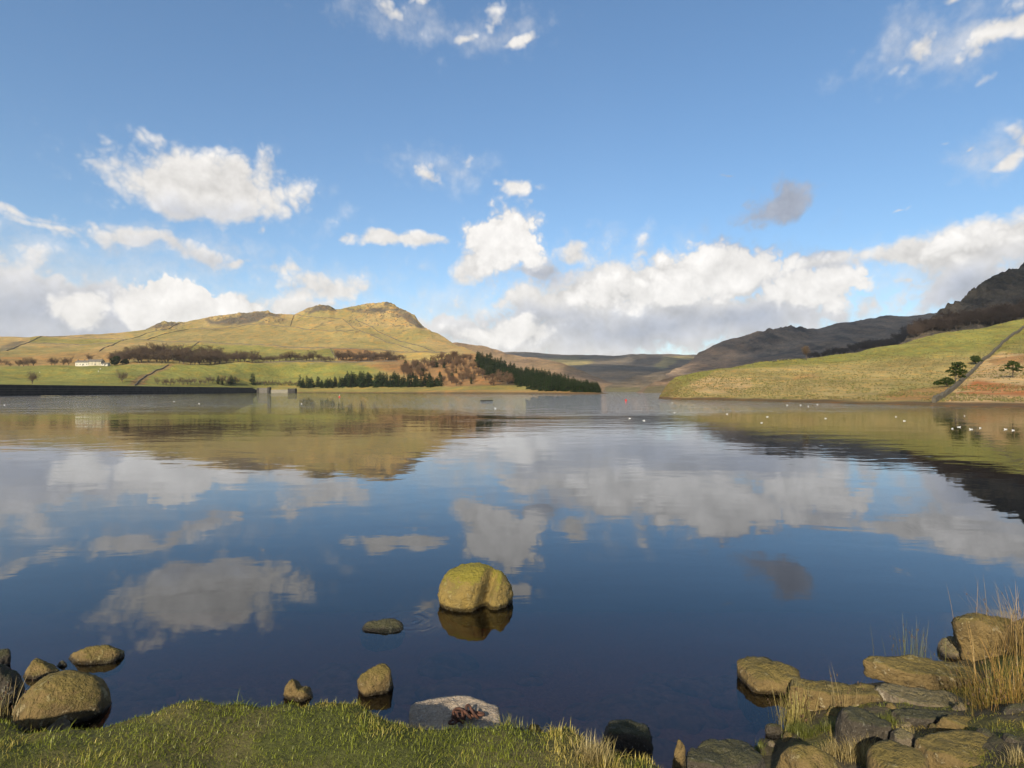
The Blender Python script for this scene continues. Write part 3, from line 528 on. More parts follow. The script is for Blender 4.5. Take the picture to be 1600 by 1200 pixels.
# ------------------------------------------------------------------ trees
def quads(cent, ax, wid):                  # thin blades: centre line start, axis, half width vector
    n = len(cent); V = np.stack([cent-wid, cent+wid, cent+ax+wid*.35, cent+ax-wid*.35], 1).reshape(-1, 3); return V, np.arange(n*4).reshape(n, 4)
def unit(v): return v/np.maximum(np.linalg.norm(v, axis=-1, keepdims=True), 1e-9)
def bare_tree(seed, spread=.42, trunk=.16, ntw=6, mat='twig', bark='bark', tw=.010):
    rng = np.random.default_rng(seed); tb = MB(); lean = rng.normal(0, .03, 2)
    top = np.array([lean[0], lean[1], trunk]); tb.tube([(0, 0, -.04), tuple(top*.5), tuple(top)], [.030, .024, .020], 6)
    segs = []; tips = []
    for i in range(7):
        a = i*2.4+rng.uniform(-.4, .4); out = rng.uniform(.35, 1.0)*spread; hgt = rng.uniform(.62, .92)-.25*out/spread*.6
        e = np.array([math.cos(a)*out*.75, math.sin(a)*out*.75, hgt]); mid = top+(e-top)*.5+np.array([0, 0, -.03])+rng.normal(0, .02, 3)
        tb.tube([tuple(top*rng.uniform(.75, 1)), tuple(mid), tuple(e)], [.014, .009, .004], 4, False); tips += [(top+(mid-top)*.6, mid), (mid, e)]
    C = []; A = []
    lev = [(a, b) for a, b in tips]
    for L, (num, ln) in enumerate(((5, .20), (4, .13), (ntw, .085))):
        nxt = []
        for a, b in lev:
            for k in range(num):
                t = rng.uniform(.25, 1.0); p0 = a+(b-a)*t; d = unit(unit(b-a)*.7+rng.normal(0, .6, 3)+np.array([0, 0, .25])+p0*np.array([.5, .5, 0])); e = p0+d*ln*rng.uniform(.6, 1.2)
                e[2] = min(e[2], 1.0); C.append(p0); A.append(np.append(e-p0, (.0065, .0045, tw*.34)[L])); nxt.append((p0, e))
        lev = nxt
    C = np.array(C); A = np.array(A); ax = A[:, :3]; w = unit(np.cross(ax, rng.normal(0, 1, ax.shape)))*A[:, 3:]
    V, Fc = quads(C, ax, w); return tb.mesh('trunk', M[bark]), mesh('crown', V, Fc, M[mat], False)
def conifer(seed, rad=.17, mat='spruce', low=.06, whorls=24):
    rng = np.random.default_rng(seed); tb = MB(); tb.tube([(0, 0, -.04), (0, 0, .4), (0, 0, .98)], [.02, .013, .003], 5)
    C = []; A = []; Wd = []
    for i in range(whorls):
        z = low+(1-low)*(i+rng.uniform(0, .8))/whorls; r = rad*(1-z)**.62*rng.uniform(.6, 1.2)+.012
        for k in range(9):
            a = rng.uniform(0, 6.283); rr = r*rng.uniform(.6, 1.15); d = np.array([math.cos(a), math.sin(a), rng.uniform(-.45, .1)])*rr
            C.append(np.array([0, 0, z])+d*.15); A.append(d*.85); Wd.append(np.array([-math.sin(a), math.cos(a), rng.uniform(-.5, .5)])*rr*.22)
            for s in range(3):
                t = rng.uniform(.35, .9); C.append(np.array([0, 0, z])+d*t); dd = unit(rng.normal(0, 1, 3)+d/rr*.8+np.array([0, 0, -.2]))*rr*.38; A.append(dd); Wd.append(unit(np.cross(dd, rng.normal(0, 1, 3)))*rr*.11)
    V, Fc = quads(np.array(C), np.array(A), np.array(Wd)); return tb.mesh('trunk', M['bark']), mesh('crown', V, Fc, M[mat], False)
def tuft_tree(seed, clumps, mat, per=170, size=.030, trunkpts=None, tr=.028):
    rng = np.random.default_rng(seed); tb = MB(); tp = trunkpts or [(0, 0, -.06), (.02, 0, .3), (.05, 0, .6), (.04, 0, .85)]
    tb.tube(tp, list(np.linspace(tr, tr*.4, len(tp))), 7)
    C = []; A = []; Wd = []
    for (x, y, z, rx, rz) in clumps:
        j = min(range(len(tp)), key=lambda i: abs(tp[i][2]-(z-.12))); tb.tube([tp[j], ((tp[j][0]+x)/2, (tp[j][1]+y)/2, (tp[j][2]+z)/2-.02), (x, y, z)], [tr*.45, tr*.3, tr*.12], 4, False)
        d = unit(rng.normal(0, 1, (per, 3)))*rng.uniform(.35, 1, (per, 1))**.5; c = np.array([x, y, z])+d*np.array([rx, rx, rz])
        ax = unit(d+rng.normal(0, .6, d.shape)+np.array([0, 0, .35]))*size*rng.uniform(.7, 1.5, (per, 1)); C.append(c); A.append(ax); Wd.append(unit(np.cross(ax, rng.normal(0, 1, ax.shape)))*size*.42)
    V, Fc = quads(np.vstack(C), np.vstack(A), np.vstack(Wd)); return tb.mesh('trunk', M['bark']), mesh('crown', V, Fc, M[mat], False)
BARE = [bare_tree(s, sp, .13, 6) for s, sp in ((1, .45), (2, .52), (3, .40), (4, .5))]
LARCH = [bare_tree(s, sp, .14, 6, 'larch', 'bark', .011) for s, sp in ((11, .26), (12, .32), (13, .36), (14, .3))]
DARKB = [bare_tree(s, sp, .12, 6, 'darktwig', 'bark', .013) for s, sp in ((21, .42), (22, .48), (23, .40))]
SHRUB = [bare_tree(s, sp, .06, 5) for s, sp in ((31, .75), (32, .85), (33, .7))]
SPRUCE = [conifer(s, r, low=l) for s, r, l in ((41, .20, .04), (42, .26, .03), (43, .18, .05), (44, .23, .02), (45, .29, .02))]
ORD = 'first second third fourth fifth sixth seventh eighth ninth tenth eleventh twelfth thirteenth fourteenth fifteenth sixteenth seventeenth eighteenth nineteenth twentieth twenty-first twenty-second twenty-third'.split()
trng = random.Random(5)
def tree(kind, T, px, py, hp, label, group=None, name='bare_tree', sink=.02, wide=1.0, p=None):
    p = p or T.at(px, py); h = hp/FP*p.y; tm, cm = kind
    o = tag(obj(name, None, loc=p, rot=(0, 0, trng.uniform(0, 6.28)), sc=(h*wide, h*wide, h)), label, 'tree' if 'shrub' not in name else 'shrub', group)
    obj('trunk', tm, o); obj('crown', cm, o); return o
rr = trng.uniform
for i in range(72):
    px = 176+i*3.1+rr(-4, 4); row = i % 3
    tree(trng.choice(BARE), TL, px, [569, 565, 561.5][row]-(0 if px < 330 else 1), rr(16, 24)*(1.0 if 185 < px < 345 else .72), 'bare brown tree in the %s row of the long wood right of the cottages' % ('front', 'middle', 'back')[row], 'bare trees in the wood by the cottages', wide=rr(1.2, 1.7))
for i in range(20): tree(trng.choice(BARE), TL, 398+i*6.2+rr(-2, 2), 565.5+rr(-1.5, 1), rr(9, 14)*(1.25 if i in (8, 9, 15) else 1), ORD[i]+' small bare tree from the left in the thin row above the lane wall', 'bare trees above the lane wall', wide=rr(1.2, 1.7))
for i in range(22): tree(trng.choice(BARE), TL, 528+i*4.9+rr(-2, 2), 563+rr(-2, 1.5), rr(12, 18) if i < 17 else rr(8, 12), ORD[i]+' bare tree from the left in the thicket beside the bracken strip', 'bare trees in the thicket by the bracken strip', wide=rr(1.2, 1.6))
for i, (px, py, h) in enumerate(((30, 574, 12), (37, 574, 13), (44, 573, 15), (52, 573, 14))): tree(trng.choice(BARE), TL, px, py, h, ORD[i]+' bare tree from the left in the far left clump beside the cottages', 'bare trees left of the cottages', wide=1.15)
for i, (px, py, h) in enumerate(((80, 573, 13), (86, 573, 14), (99, 572, 13), (107, 572, 15))): tree(trng.choice(BARE), TL, px, py, h, ORD[i]+' bare tree from the left in the open group next to the cottages', 'bare trees nearer the cottages', wide=1.15)
for i, (px, py, h) in enumerate(((2, 570, 9), (9, 571, 10), (16, 573, 8))): tree(trng.choice(SHRUB), TL, px, py, h, ORD[i]+' low brown shrub from the left edge under the hill', 'shrubs at the left edge', 'shrub', wide=1.0)
tree(BARE[1], TL, 140, 565, 14, 'bare tree standing behind the roof of the white cottages', wide=1.2)
tree(BARE[0], TL, 50, 599, 22, 'rounded lone bare tree in the green field above the dam at far left', wide=1.05)
tree(BARE[3], TL, 191, 597, 20, 'faint lone bare tree in the green field below the dark evergreen', wide=1.0)
YEW = tuft_tree(51, [(0, 0, .5, .5, .38), (-.3, 0, .35, .32, .26), (.35, 0, .36, .34, .28), (0, .2, .75, .32, .24)], 'yew', 260, .10)
tree(YEW, TL, 179, 572, 14, 'round dark evergreen tree beside the white cottages', name='evergreen_tree', wide=1.0); tree(YEW, TL, 195, 571, 8, 'low dark evergreen bush between the big evergreen and the bare wood', name='evergreen_shrub', wide=1.2)
for i in range(20):
    px = 247+i*6.6+rr(-2, 2)
    tree(trng.choice(SHRUB), TL, px, 601+rr(-1.5, 1), rr(9, 15), ORD[i]+' bare brown shrub from the left in the hedge line above the dam', 'shrubs in the hedge above the dam', 'shrub', wide=.75)
for i, (px, py, h) in enumerate(((341, 601, 15), (347, 601, 12), (361, 601, 16), (367, 601, 13))): tree(trng.choice(SPRUCE), TL, px, py, h, ORD[i]+' small spruce from the left among the hedge shrubs above the dam', 'spruces in the hedge above the dam', 'spruce_tree', wide=1.3)
tree(SPRUCE[3], TL, 395, 602, 20, 'lone dark spruce standing above the right end of the dam', name='spruce_tree', wide=1.35)
for i in range(14): tree(trng.choice(SHRUB), TL, 402+i*5.4+rr(-1, 1), 603+rr(-1, .5), rr(6, 10), ORD[i]+' low shrub from the lone spruce towards the conifer row', 'shrubs behind the spillway', 'shrub', wide=.9)
for i in range(78):
    px = 470+i*2.83+rr(-2, 2)
    if 580 < px < 585 or 641 < px < 645 or 488 < px < 492: continue
    if px < 480: h = rr(15, 20)
    elif px < 540: h = rr(11, 18)
    elif px < 625: h = rr(17, 26)
    else: h = rr(12, 22)
    tree(trng.choice(SPRUCE), TL, px, 605+rr(-2.2, .8), h, ('tall spruce in the dense middle of the far shore row' if 540 <= px < 625 else 'small spruce at the left end of the far shore row' if px < 540 else 'spruce at the right end of the far shore row'), 'spruces along the far grassy shore', 'spruce_tree', wide=1.35)
for i in range(190):
    px = rr(628, 800); t = rr(0, 1); lo = 604; hi = max(np.interp(px, [628, 700, 740, 790], [572, 560, 562, 578]), 560); py = lo+(hi-lo)*t**.9
    if px > 735 and py < np.interp(px, [735, 790], [575, 592]): continue
    con = rr(0, 1) < (.30 if px < 700 else .10)
    if px < 690 and py > 592: continue
    tree(trng.choice(SPRUCE if con else LARCH), TL, px, py, rr(8, 14), 'young spruce scattered through the rusty open wood' if con else 'leafless brown tree on the %s slope of the open wood left of the plantation' % ('lower' if py > 593 else 'middle' if py > 578 else 'upper'), 'spruces in the rusty wood' if con else 'leafless trees in the rusty wood', 'spruce_tree' if con else 'bare_tree', wide=1.3 if con else rr(1.2, 1.7))
INNER = []
for i in range(285):
    px = 746+190*((i*.6180339) % 1)+rr(-1, 1); top = np.interp(px, [746, 770, 800, 850, 900, 936], [566, 568, 579, 592, 605.5, 613]); bot = np.interp(px, [746, 760, 800, 822, 850, 936], [576, 584, 598, 609.5, 611, 613.6])
    t = (i % 19)/18.0; py = top+(bot-top)*t if px < 925 else rr(top, bot)
    if .12 < t < .9 and i % 5 < 3: INNER.append((TL.at(px, py), rr(12, 18), rr(1.2, 1.5), rr(0, 6.28))); continue
    tree(trng.choice(SPRUCE), TL, px, py, rr(12, 18), ('dark spruce at the water edge of the dense plantation' if t > .85 else 'dark spruce on the top edge of the dense plantation' if t < .15 else 'dark spruce deep inside the dense plantation'), 'spruces in the dense plantation', 'spruce_tree', wide=rr(1.2, 1.5))
V = []; Fc = []; nv = 0                     # the hidden inside of the plantation
for j, (p, hp, wd, az_) in enumerate(INNER):
    me = SPRUCE[j % 5][1]; v = np.empty(len(me.vertices)*3); me.vertices.foreach_get('co', v); v = v.reshape(-1, 3); h = hp/FP*p.y; c_, s_ = math.cos(az_), math.sin(az_)
    V.append(np.stack([(v[:, 0]*c_-v[:, 1]*s_)*h*wd, (v[:, 0]*s_+v[:, 1]*c_)*h*wd, v[:, 2]*h], 1)+np.array(p)); Fc.append(np.arange(len(v)).reshape(-1, 4)+nv); nv += len(v)
tag(obj('plantation_interior', mesh('plantation_interior', np.vstack(V), np.vstack(Fc), M['spruce'], False)), 'merged dark mass of spruces inside the dense plantation', 'trees', kind='stuff')
for i in range(150):
    px = 1262+i*2.4+rr(-3, 3); top = np.interp(px, [q[0] for q in SKY_E], [q[1] for q in SKY_E])
    T = TC if px < 1425 else TD
    h = np.interp(px, [1262, 1330, 1400, 1470, 1620], [9, 12, 18, 24, 26])*rr(.7, 1.1)
    tree(trng.choice(DARKB), T, px, top-rr(-4, 3)-(0 if px < 1400 else rr(0, 8)), h, ('dark leafless tree in the low strip behind the promontory crest' if px < 1425 else 'dark leafless tree in the tall wood under the right crag'), 'dark trees behind the promontory crest', wide=rr(1.2, 1.6))
tree(bare_tree(61, .33, .35, 4, 'twig', 'bark', .012), TE, 1259.5, 564, 24, 'thin lone bare tree on the crest of the green promontory')
def pine_clumps(seed, n, w, z0, z1, drift):
    r = random.Random(seed); out = []
    for i in range(n):
        z = z0+(z1-z0)*i/(n-1); sp_r = w*(1.05-.75*((z-z0)/(z1-z0))**1.5); a = i*2.4+r.uniform(-.5, .5); q = sp_r*r.uniform(.35, 1.0)
        out.append((math.cos(a)*q+drift*(z-z0), math.sin(a)*q*.8, z+r.uniform(-.03, .03), r.uniform(.10, .17), r.uniform(.028, .05)))
    return out
PINE1 = tuft_tree(71, pine_clumps(3, 15, .34, .38, .95, .1), 'pine', 75, .052, [(0, 0, -.06), (-.04, 0, .25), (.03, 0, .55), (.06, 0, .9)], .026)
PINE2 = tuft_tree(72, pine_clumps(9, 18, .58, .45, .95, .0), 'pine', 75, .055, [(0, 0, -.06), (-.03, 0, .25), (.02, 0, .55), (.0, 0, .88)], .032)
PINE3 = tuft_tree(73, [(-.5, 0, .55, .5, .18), (.1, 0, .8, .45, .18), (.5, 0, .6, .35, .15), (-.9, 0, .4, .35, .14), (0, -.2, .4, .5, .15)], 'pine', 220, .10, [(.2, 0, -.1), (.1, 0, .3), (-.1, 0, .6)], .06)
def pine(kind, px, py, hp, lab, name='pine_tree', rz=0):
    o = tree(kind, TE, px, py, hp, lab, name=name); o.rotation_euler = (0, 0, rz); return o
pine(PINE1, 1494, 602, 36, 'taller of two windswept pines left of the promontory wall', rz=.2)
pine(PINE3, 1478, 605, 15, 'low spreading pine leaning left below the taller pine by the wall', rz=0)
pine(PINE2, 1583, 591, 26, 'flat topped pine on the pale slope right of the promontory wall', rz=.1)
pine(PINE3, 1524, 570, 13, 'small dull green bush beside the upper part of the promontory wall', 'pine_shrub', 1.0)
# ------------------------------------------------------------------ cottages and far houses
def house(name, label, p, L, D, Hh, Rf, rz, wallm, windows=0, chim=(), door=True, group=None):
    o = tag(obj(name, None, loc=p, rot=(0, 0, rz)), label, 'house', group)
    b = MB(); b.add([(-L/2, -D/2, -2), (L/2, -D/2, -2), (L/2, D/2, -2), (-L/2, D/2, -2), (-L/2, -D/2, Hh), (L/2, -D/2, Hh), (L/2, D/2, Hh), (-L/2, D/2, Hh), (-L/2, 0, Hh+Rf), (L/2, 0, Hh+Rf)],
        [(0, 1, 5, 4), (2, 3, 7, 6), (1, 2, 6, 9, 5), (3, 0, 4, 8, 7)]); obj('wall', b.mesh('wall', M[wallm]), o)
    e = .35; k = Rf/(D/2); b = MB()
    for s in (-1, 1): b.add([(-L/2-e, s*(D/2+e), Hh-e*k), (L/2+e, s*(D/2+e), Hh-e*k), (L/2+e, 0, Hh+Rf), (-L/2-e, 0, Hh+Rf), (-L/2-e, s*(D/2+e), Hh-e*k+.25), (L/2+e, s*(D/2+e), Hh-e*k+.25), (L/2+e, 0, Hh+Rf+.25), (-L/2-e, 0, Hh+Rf+.25)],
        [(4, 5, 6, 7), (0, 1, 5, 4), (1, 2, 6, 5), (3, 0, 4, 7), (0, 3, 2, 1)])
    r = obj('roof', b.mesh('roof', M['slate']), o)
    for x in chim: b = MB(); b.box(x-.5, x+.5, -.4, .4, Hh+Rf-.4, Hh+Rf+1.3); obj('chimney', b.mesh('chimney', M['drystone']), r)
    for i in range(windows):
        for z in (1.0, 3.3) if Hh > 4 else (1.0,):
            x = -L/2+L*(i+.5)/windows; b = MB(); b.box(x-.55, x+.55, -D/2-.04, -D/2+.05, z, z+1.2); w = obj('window', b.mesh('window', M['white']), o); b = MB(); b.box(x-.45, x+.45, -D/2-.07, -D/2-.035, z+.1, z+1.1); obj('pane', b.mesh('pane', M['glass']), w)
    if door: b = MB(); b.box(-.5+L*.08, .5+L*.08, -D/2-.05, -D/2+.05, 0, 2.1); obj('door', b.mesh('door', M['float']), o)
    return o
p0 = TL.at(141, 573.4); p1 = TL.at(152, 573.4); p2 = TL.at(164, 573.6)
house('cottage', 'white painted cottage at the left end of the hillside row', TL.at(131, 573.4), 15, 7, 3.9, 2.3, .06, 'white', 4, (-6.5, 1))
house('cottage', 'cream cottage in the middle of the hillside row', TL.at(150, 573.4), 16, 7.4, 4.4, 2.6, .06, 'render', 4, (-6, 7))
house('outbuilding', 'low white outbuilding at the right end of the cottage row', TL.at(165, 573.6), 7.5, 5, 2.4, 1.3, .06, 'white', 2, ())
for i, (px, py, L) in enumerate(((829, 563.3, 16), (835, 563.6, 22), (842, 563.4, 14), (849, 564, 20), (855, 563.8, 13))):
    Y = 3450; T_ = W3(px, py, Y); house('farm_building', ORD[i]+' tiny pale building from the left in the far moor hamlet', T_-Vector((0, 0, 1)), L, 9, 6, 3.5, .1*i, 'white', 0, (), False, 'hamlet on the far moor')
# ------------------------------------------------------------------ animals on the slopes
def sheep_mesh():
    V0, F0 = ICO[3]; V = V0*np.array([.52, .24, .27])+np.array([0, 0, .62]); V = V*(1+.05*fbm(V0[:, 0]*5, V0[:, 1]*5, V0[:, 2]*5, 2))[:, None]; b = MB(); b.add(V, [tuple(map(int, f)) for f in F0])
    Hd = V0*np.array([.17, .09, .10]); ca, sa = math.cos(.5), math.sin(.5); Hd = np.stack([Hd[:, 0]*ca+Hd[:, 2]*sa+.62, Hd[:, 1], -Hd[:, 0]*sa+Hd[:, 2]*ca+.78], 1); b.add(Hd, [tuple(map(int, f)) for f in F0])
    b.tube([(.40, 0, .70), (.55, 0, .80)], [.12, .08], 6)
    for x in (-.32, .30):
        for y in (-.12, .12): b.tube([(x, y, .55), (x+(.03 if x < 0 else 0), y, .28), (x, y, 0)], [.06, .038, .03], 5)
    for y in (-.1, .1): b.tube([(.55, y*.8, .85), (.5, y*1.9, .84)], [.03, .012], 4)
    return b
sb = sheep_mesh(); SHEEP = sb.mesh('sheep', M['wool'], True); SHEEPL = sb.mesh('sheep_pale', M['lightwool'], True)
for i, (px, rz) in enumerate(((1208, .3), (1212, 2.6), (1219, 2.9), (1223.5, .2), (1229, 3.3), (1235, .1))):
    tag(obj('sheep', SHEEP, loc=TE.at(px, np.interp(px, [1201, 1259], [567.5, 562.7])), rot=(0, 0, rz), sc=(1.15,)*3), ORD[i]+' silhouetted sheep from the left on the promontory skyline', 'sheep', 'sheep on the promontory crest')
for i, (px, py) in enumerate(((62, 582), (154, 582.5), (157, 580), (486, 569.5), (489, 569.2))): tag(obj('sheep', SHEEPL, loc=TL.at(px, py), rot=(0, 0, px), sc=(1.3,)*3), ORD[i]+' pale sheep from the left in the lower green field', 'sheep', 'sheep in the lower green field')
# ------------------------------------------------------------------ things on the water
def gull_parts():
    b = MB(); st = [(-.26, .06, .004), (-.20, .075, .030), (-.10, .065, .060), (.02, .055, .072), (.10, .07, .060), (.145, .115, .038), (.175, .15, .036), (.21, .155, .028), (.235, .150, .008)]
    b.tube([(x, 0, z) for x, z, r in st], [r for *_, r in st], 10); body = b.mesh('body', M['feather'], True)
    b = MB()
    for s in (-1, 1): b.tube([(.08, s*.058, .075), (-.05, s*.062, .10), (-.18, s*.035, .10), (-.31, s*.012, .105)], [.012, .028, .018, .003], 6)
    w = b.mesh('wings', M['wing'], True); b = MB(); b.tube([(.23, 0, .152), (.275, 0, .142)], [.011, .003], 6); return body, w, b.mesh('bill', M['red'], True)
GP = gull_parts(); grng = random.Random(3)
FAR7 = [(496, 615.4), (504, 615.2), (511, 615.6), (520, 615.3), (525, 615.7), (535, 615.2), (542, 615.5)]
GULLS = [(7, 633, 'white gull at the far left edge of the water'), (222, 619, 'tiny white gull close under the dam wall'), (272, 627.5, 'left one of two white gulls off the dam'), (311, 631, 'right one of two white gulls off the dam'),
    (471, 631, 'lone white gull on the reflection of the spruce row'), (517, 620.5, 'white gull just left of the buoy with a white mast'), (774, 638, 'lone white gull below the raft'), (984, 654, 'left one of two nearer gulls in the middle of the water'), (1006, 657.5, 'right one of two nearer gulls in the middle of the water'),
    (1050, 629, 'small white gull just off the promontory tip'), (1054, 645, 'white gull below the one off the promontory tip'), (1136, 647, 'lone white gull below the pale patch of the promontory'), (1199, 651.5, 'upper one of two gulls below the lone bare tree'), (1190, 661, 'lower one of two gulls below the lone bare tree'), (1290, 654, 'lone white gull midway along the promontory shore'),
    (1400, 651.5, 'left one of two gulls left of the wall foot'), (1413, 658, 'right one of two gulls left of the wall foot'), (1507, 650, 'white gull above the loose row of gulls at right')]
GULLS += [(x, y, ORD[i]+' gull from the left in the loose row at the right edge') for i, (x, y) in enumerate([(1488, 670), (1498.5, 667.5), (1517, 671), (1531.5, 669), (1571, 671), (1583, 672.6)])]
GULLS += [(x, y, ORD[i]+' gull from the left in the four close under the promontory') for i, (x, y) in enumerate([(1230, 633), (1251, 633), (1263, 635), (1277, 632)])]
GULLS += [(x, y, ORD[i]+' tiny gull from the left before the far grassy shore') for i, (x, y) in enumerate(FAR7)]
for px, py, lab in GULLS:
    p = onz(px, py); s = .48 if py > 640 else .7
    o = tag(obj('gull', None, loc=(p.x, p.y, -.012), rot=(0, 0, grng.choice((0, math.pi))+grng.uniform(-.6, .6)), sc=(s,)*3), lab, 'gull', 'gulls resting on the reservoir')
    obj('body', GP[0], o); obj('wings', GP[1], o); obj('bill', GP[2], o)
p = onz(760, 626.5); o = tag(obj('raft', None, loc=p, rot=(0, 0, .15)), 'small dark floating raft out in the middle of the reservoir', 'raft')
b = MB()
for i in range(12): b.box(-1.55+i*.26, -1.55+i*.26+.24, -1.0, 1.0, .30, .36)
obj('deck', b.mesh('deck', M['deck']), o)
for y in (-.75, .75): b = MB(); b.tube([(-1.6, y, .12), (-1.4, y, .12), (1.4, y, .12), (1.7, y, .14)], [.08, .2, .2, .06], 10); obj('pontoon', b.mesh('pontoon', M['float']), o)
b = MB()
for x in (-1.4, 0, 1.4): b.box(x-.04, x+.04, -.95, -.87, .36, .62)
b.box(-1.45, 1.45, -.94, -.88, .58, .64); obj('rail', b.mesh('rail', M['deck']), o)
p = onz(105, 619.6); o = tag(obj('floating_jetty', None, loc=p, rot=(0, 0, .05)), 'long thin floating jetty on the water in front of the dam', 'jetty')
b = MB(); b.box(-11, -2.5, -.8, .8, .25, .42); obj('deck', b.mesh('deck', M['deck']), o); b = MB(); b.box(-2.4, 11, -.7, .7, .18, .3); obj('deck', b.mesh('deck', M['float']), o)
for x in range(-10, 11, 4): b = MB(); b.box(x-1.2, x+1.2, -.7, .7, -.2, .18); obj('pontoon', b.mesh('pontoon', M['float']), o)
def buoy(px, py, label, s, white):
    o = tag(obj('buoy', None, loc=onz(px, py), sc=(s,)*3), label, 'buoy', None); V0, F0 = ICO[3]
    V = V0*np.array([.5, .5, .42])+np.array([0, 0, .18]); obj('float', mesh('float', V, F0, M['red']), o)
    b = MB(); b.tube([(0, 0, .5), (0, 0, .75), (0, 0, 1.6 if white else .85)], [.22, .12, .10], 8)
    obj('mast', b.mesh('mast', M['white' if white else 'red'], True), o)
buoy(530.5, 620.5, 'red buoy with a white mast near the far left shore', .75, True); buoy(978, 626, 'plain red buoy off the tip of the promontory', .55, False)
# tussocks on the promontory
def blades(base, L, az_, lean, wid, col, tipcol, segs=2, droop=.35):
    """curved tapering blades: base (n,3), length, heading, lean angle, half width; returns verts, tris, colours"""
    n = len(base); d = np.stack([np.cos(az_), np.sin(az_), np.zeros(n)], 1); sw = np.stack([-np.sin(az_), np.cos(az_), np.zeros(n)], 1); up = np.array([0, 0, 1.0])
    pts = []; cs = []; k = segs+1
    p = base.copy(); a = lean.copy()
    for i in range(k):
        t = i/segs; w = (wid*(1-t*.75))[:, None]
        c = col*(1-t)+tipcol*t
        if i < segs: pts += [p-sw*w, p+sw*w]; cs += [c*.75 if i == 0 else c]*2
        else: pts += [p]; cs += [c]
        p = p+(d*np.sin(a)[:, None]+up*np.cos(a)[:, None])*(L/segs)[:, None]; a = a+droop*(.6+lean)
    m = 2*segs+1; V = np.stack(pts, 1).reshape(-1, 3); Cc = np.stack(cs, 1).reshape(-1, 3); T = []
    for i in range(segs-1): T += [(2*i, 2*i+1, 2*i+3), (2*i, 2*i+3, 2*i+2)]
    T.append((2*segs-2, 2*segs-1, 2*segs)); T = np.array(T)
    return V, (np.arange(n)[:, None, None]*m+T[None]).reshape(-1, 3), Cc
m_, N = material('grass_blades'); c = N.n('ShaderNodeAttribute', attribute_name='Col').outputs['Color']
d = N.n('ShaderNodeBsdfDiffuse', {'Color': c}); t = N.n('ShaderNodeBsdfTranslucent', {'Color': c}); g = N.n('ShaderNodeBsdfGlossy', {'Color': rgb(.8, .8, .7), 'Roughness': .45})
mx = N.n('ShaderNodeMixShader', {0: .28, 1: d.outputs[0], 2: t.outputs[0]}); mx2 = N.n('ShaderNodeMixShader', {0: .03, 1: mx.outputs[0], 2: g.outputs[0]})
N.n('ShaderNodeOutputMaterial', {'Surface': mx2.outputs[0]}); M['blade'] = m_
n = 24000; rng = np.random.default_rng(12)
ci = rng.uniform(2, len(TE.px)*.72, n); ri = rng.uniform(6, TE.nf+12, n); c0, r0 = ci.astype(int), np.minimum(ri.astype(int), TE.Z.shape[0]-2); fc, frr = (ci-c0)[:, None], (ri-r0)[:, None]
def bil_(A): return (A[r0, c0]*(1-fc[:, 0])+A[r0, c0+1]*fc[:, 0])*(1-frr[:, 0])+(A[r0+1, c0]*(1-fc[:, 0])+A[r0+1, c0+1]*fc[:, 0])*frr[:, 0]
tx, ty, tz = bil_(TE.X), bil_(TE.Y), bil_(TE.Z)
keep = (tz > .7) & (fbm(tx/7, ty/9, 5, 3)+rng.uniform(-.5, .5, n) > -.25) & (ri < TE.nf+4); tx, ty, tz = tx[keep], ty[keep], tz[keep]; n = len(tx)
cc = np.array((.30, .24, .095))*rng.uniform(.4, 1.1, (n, 1)); gsel = rng.uniform(0, 1, n)+.35*fbm(tx/18, ty/22, 3, 2) > .62; cc[gsel] = np.array((.19, .19, .055))*rng.uniform(.7, 1.1, (gsel.sum(), 1))
k = 7; base = np.repeat(np.stack([tx, ty, tz-.03], 1), k, 0)+np.concatenate([rng.normal(0, .10, (n*k, 2)), np.zeros((n*k, 1))], 1); cb = np.repeat(cc, k, 0)
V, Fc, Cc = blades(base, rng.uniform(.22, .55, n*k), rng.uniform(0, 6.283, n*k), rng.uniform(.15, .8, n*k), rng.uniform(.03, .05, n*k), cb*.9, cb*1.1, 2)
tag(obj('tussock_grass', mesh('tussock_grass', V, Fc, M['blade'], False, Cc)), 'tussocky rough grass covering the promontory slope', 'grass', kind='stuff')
# loose stones of the crags on the golden hill
pts = []; srng = random.Random(8)
for (x0, x1, y0, y1, cnt) in ((330, 445, 488, 504, 260), (475, 526, 477, 488, 130), (545, 662, 476, 510, 420), (228, 288, 504, 516, 110), (300, 690, 495, 545, 260)):
    for i in range(cnt):
        px, py = srng.uniform(x0, x1), srng.uniform(y0, y1)
        if py > np.interp(px, [q[0] for q in SKY_L], [q[1] for q in SKY_L])+.6: pts.append((TL.at(px, py), srng.uniform(.5, 1.7) if cnt != 260 or x0 == 330 else srng.uniform(.4, .9)))
V0, F0 = ICO[2]; V = []; Fc = []
for i, (p, r) in enumerate(pts):
    j = 1+.35*vn(V0[:, 0]*1.7+i*3.1, V0[:, 1]*1.7, V0[:, 2]*1.7); V.append(V0*j[:, None]*np.array([r*srng.uniform(.8, 1.6), r, r*srng.uniform(.5, .9)])+np.array(p)); Fc.append(F0+i*len(V0))
tag(obj('crag_stones', mesh('crag_stones', np.vstack(V), np.vstack(Fc), M['drystone'], False)), 'loose dark stones strewn below the rocky tops of the golden hill', 'stones', kind='stuff')
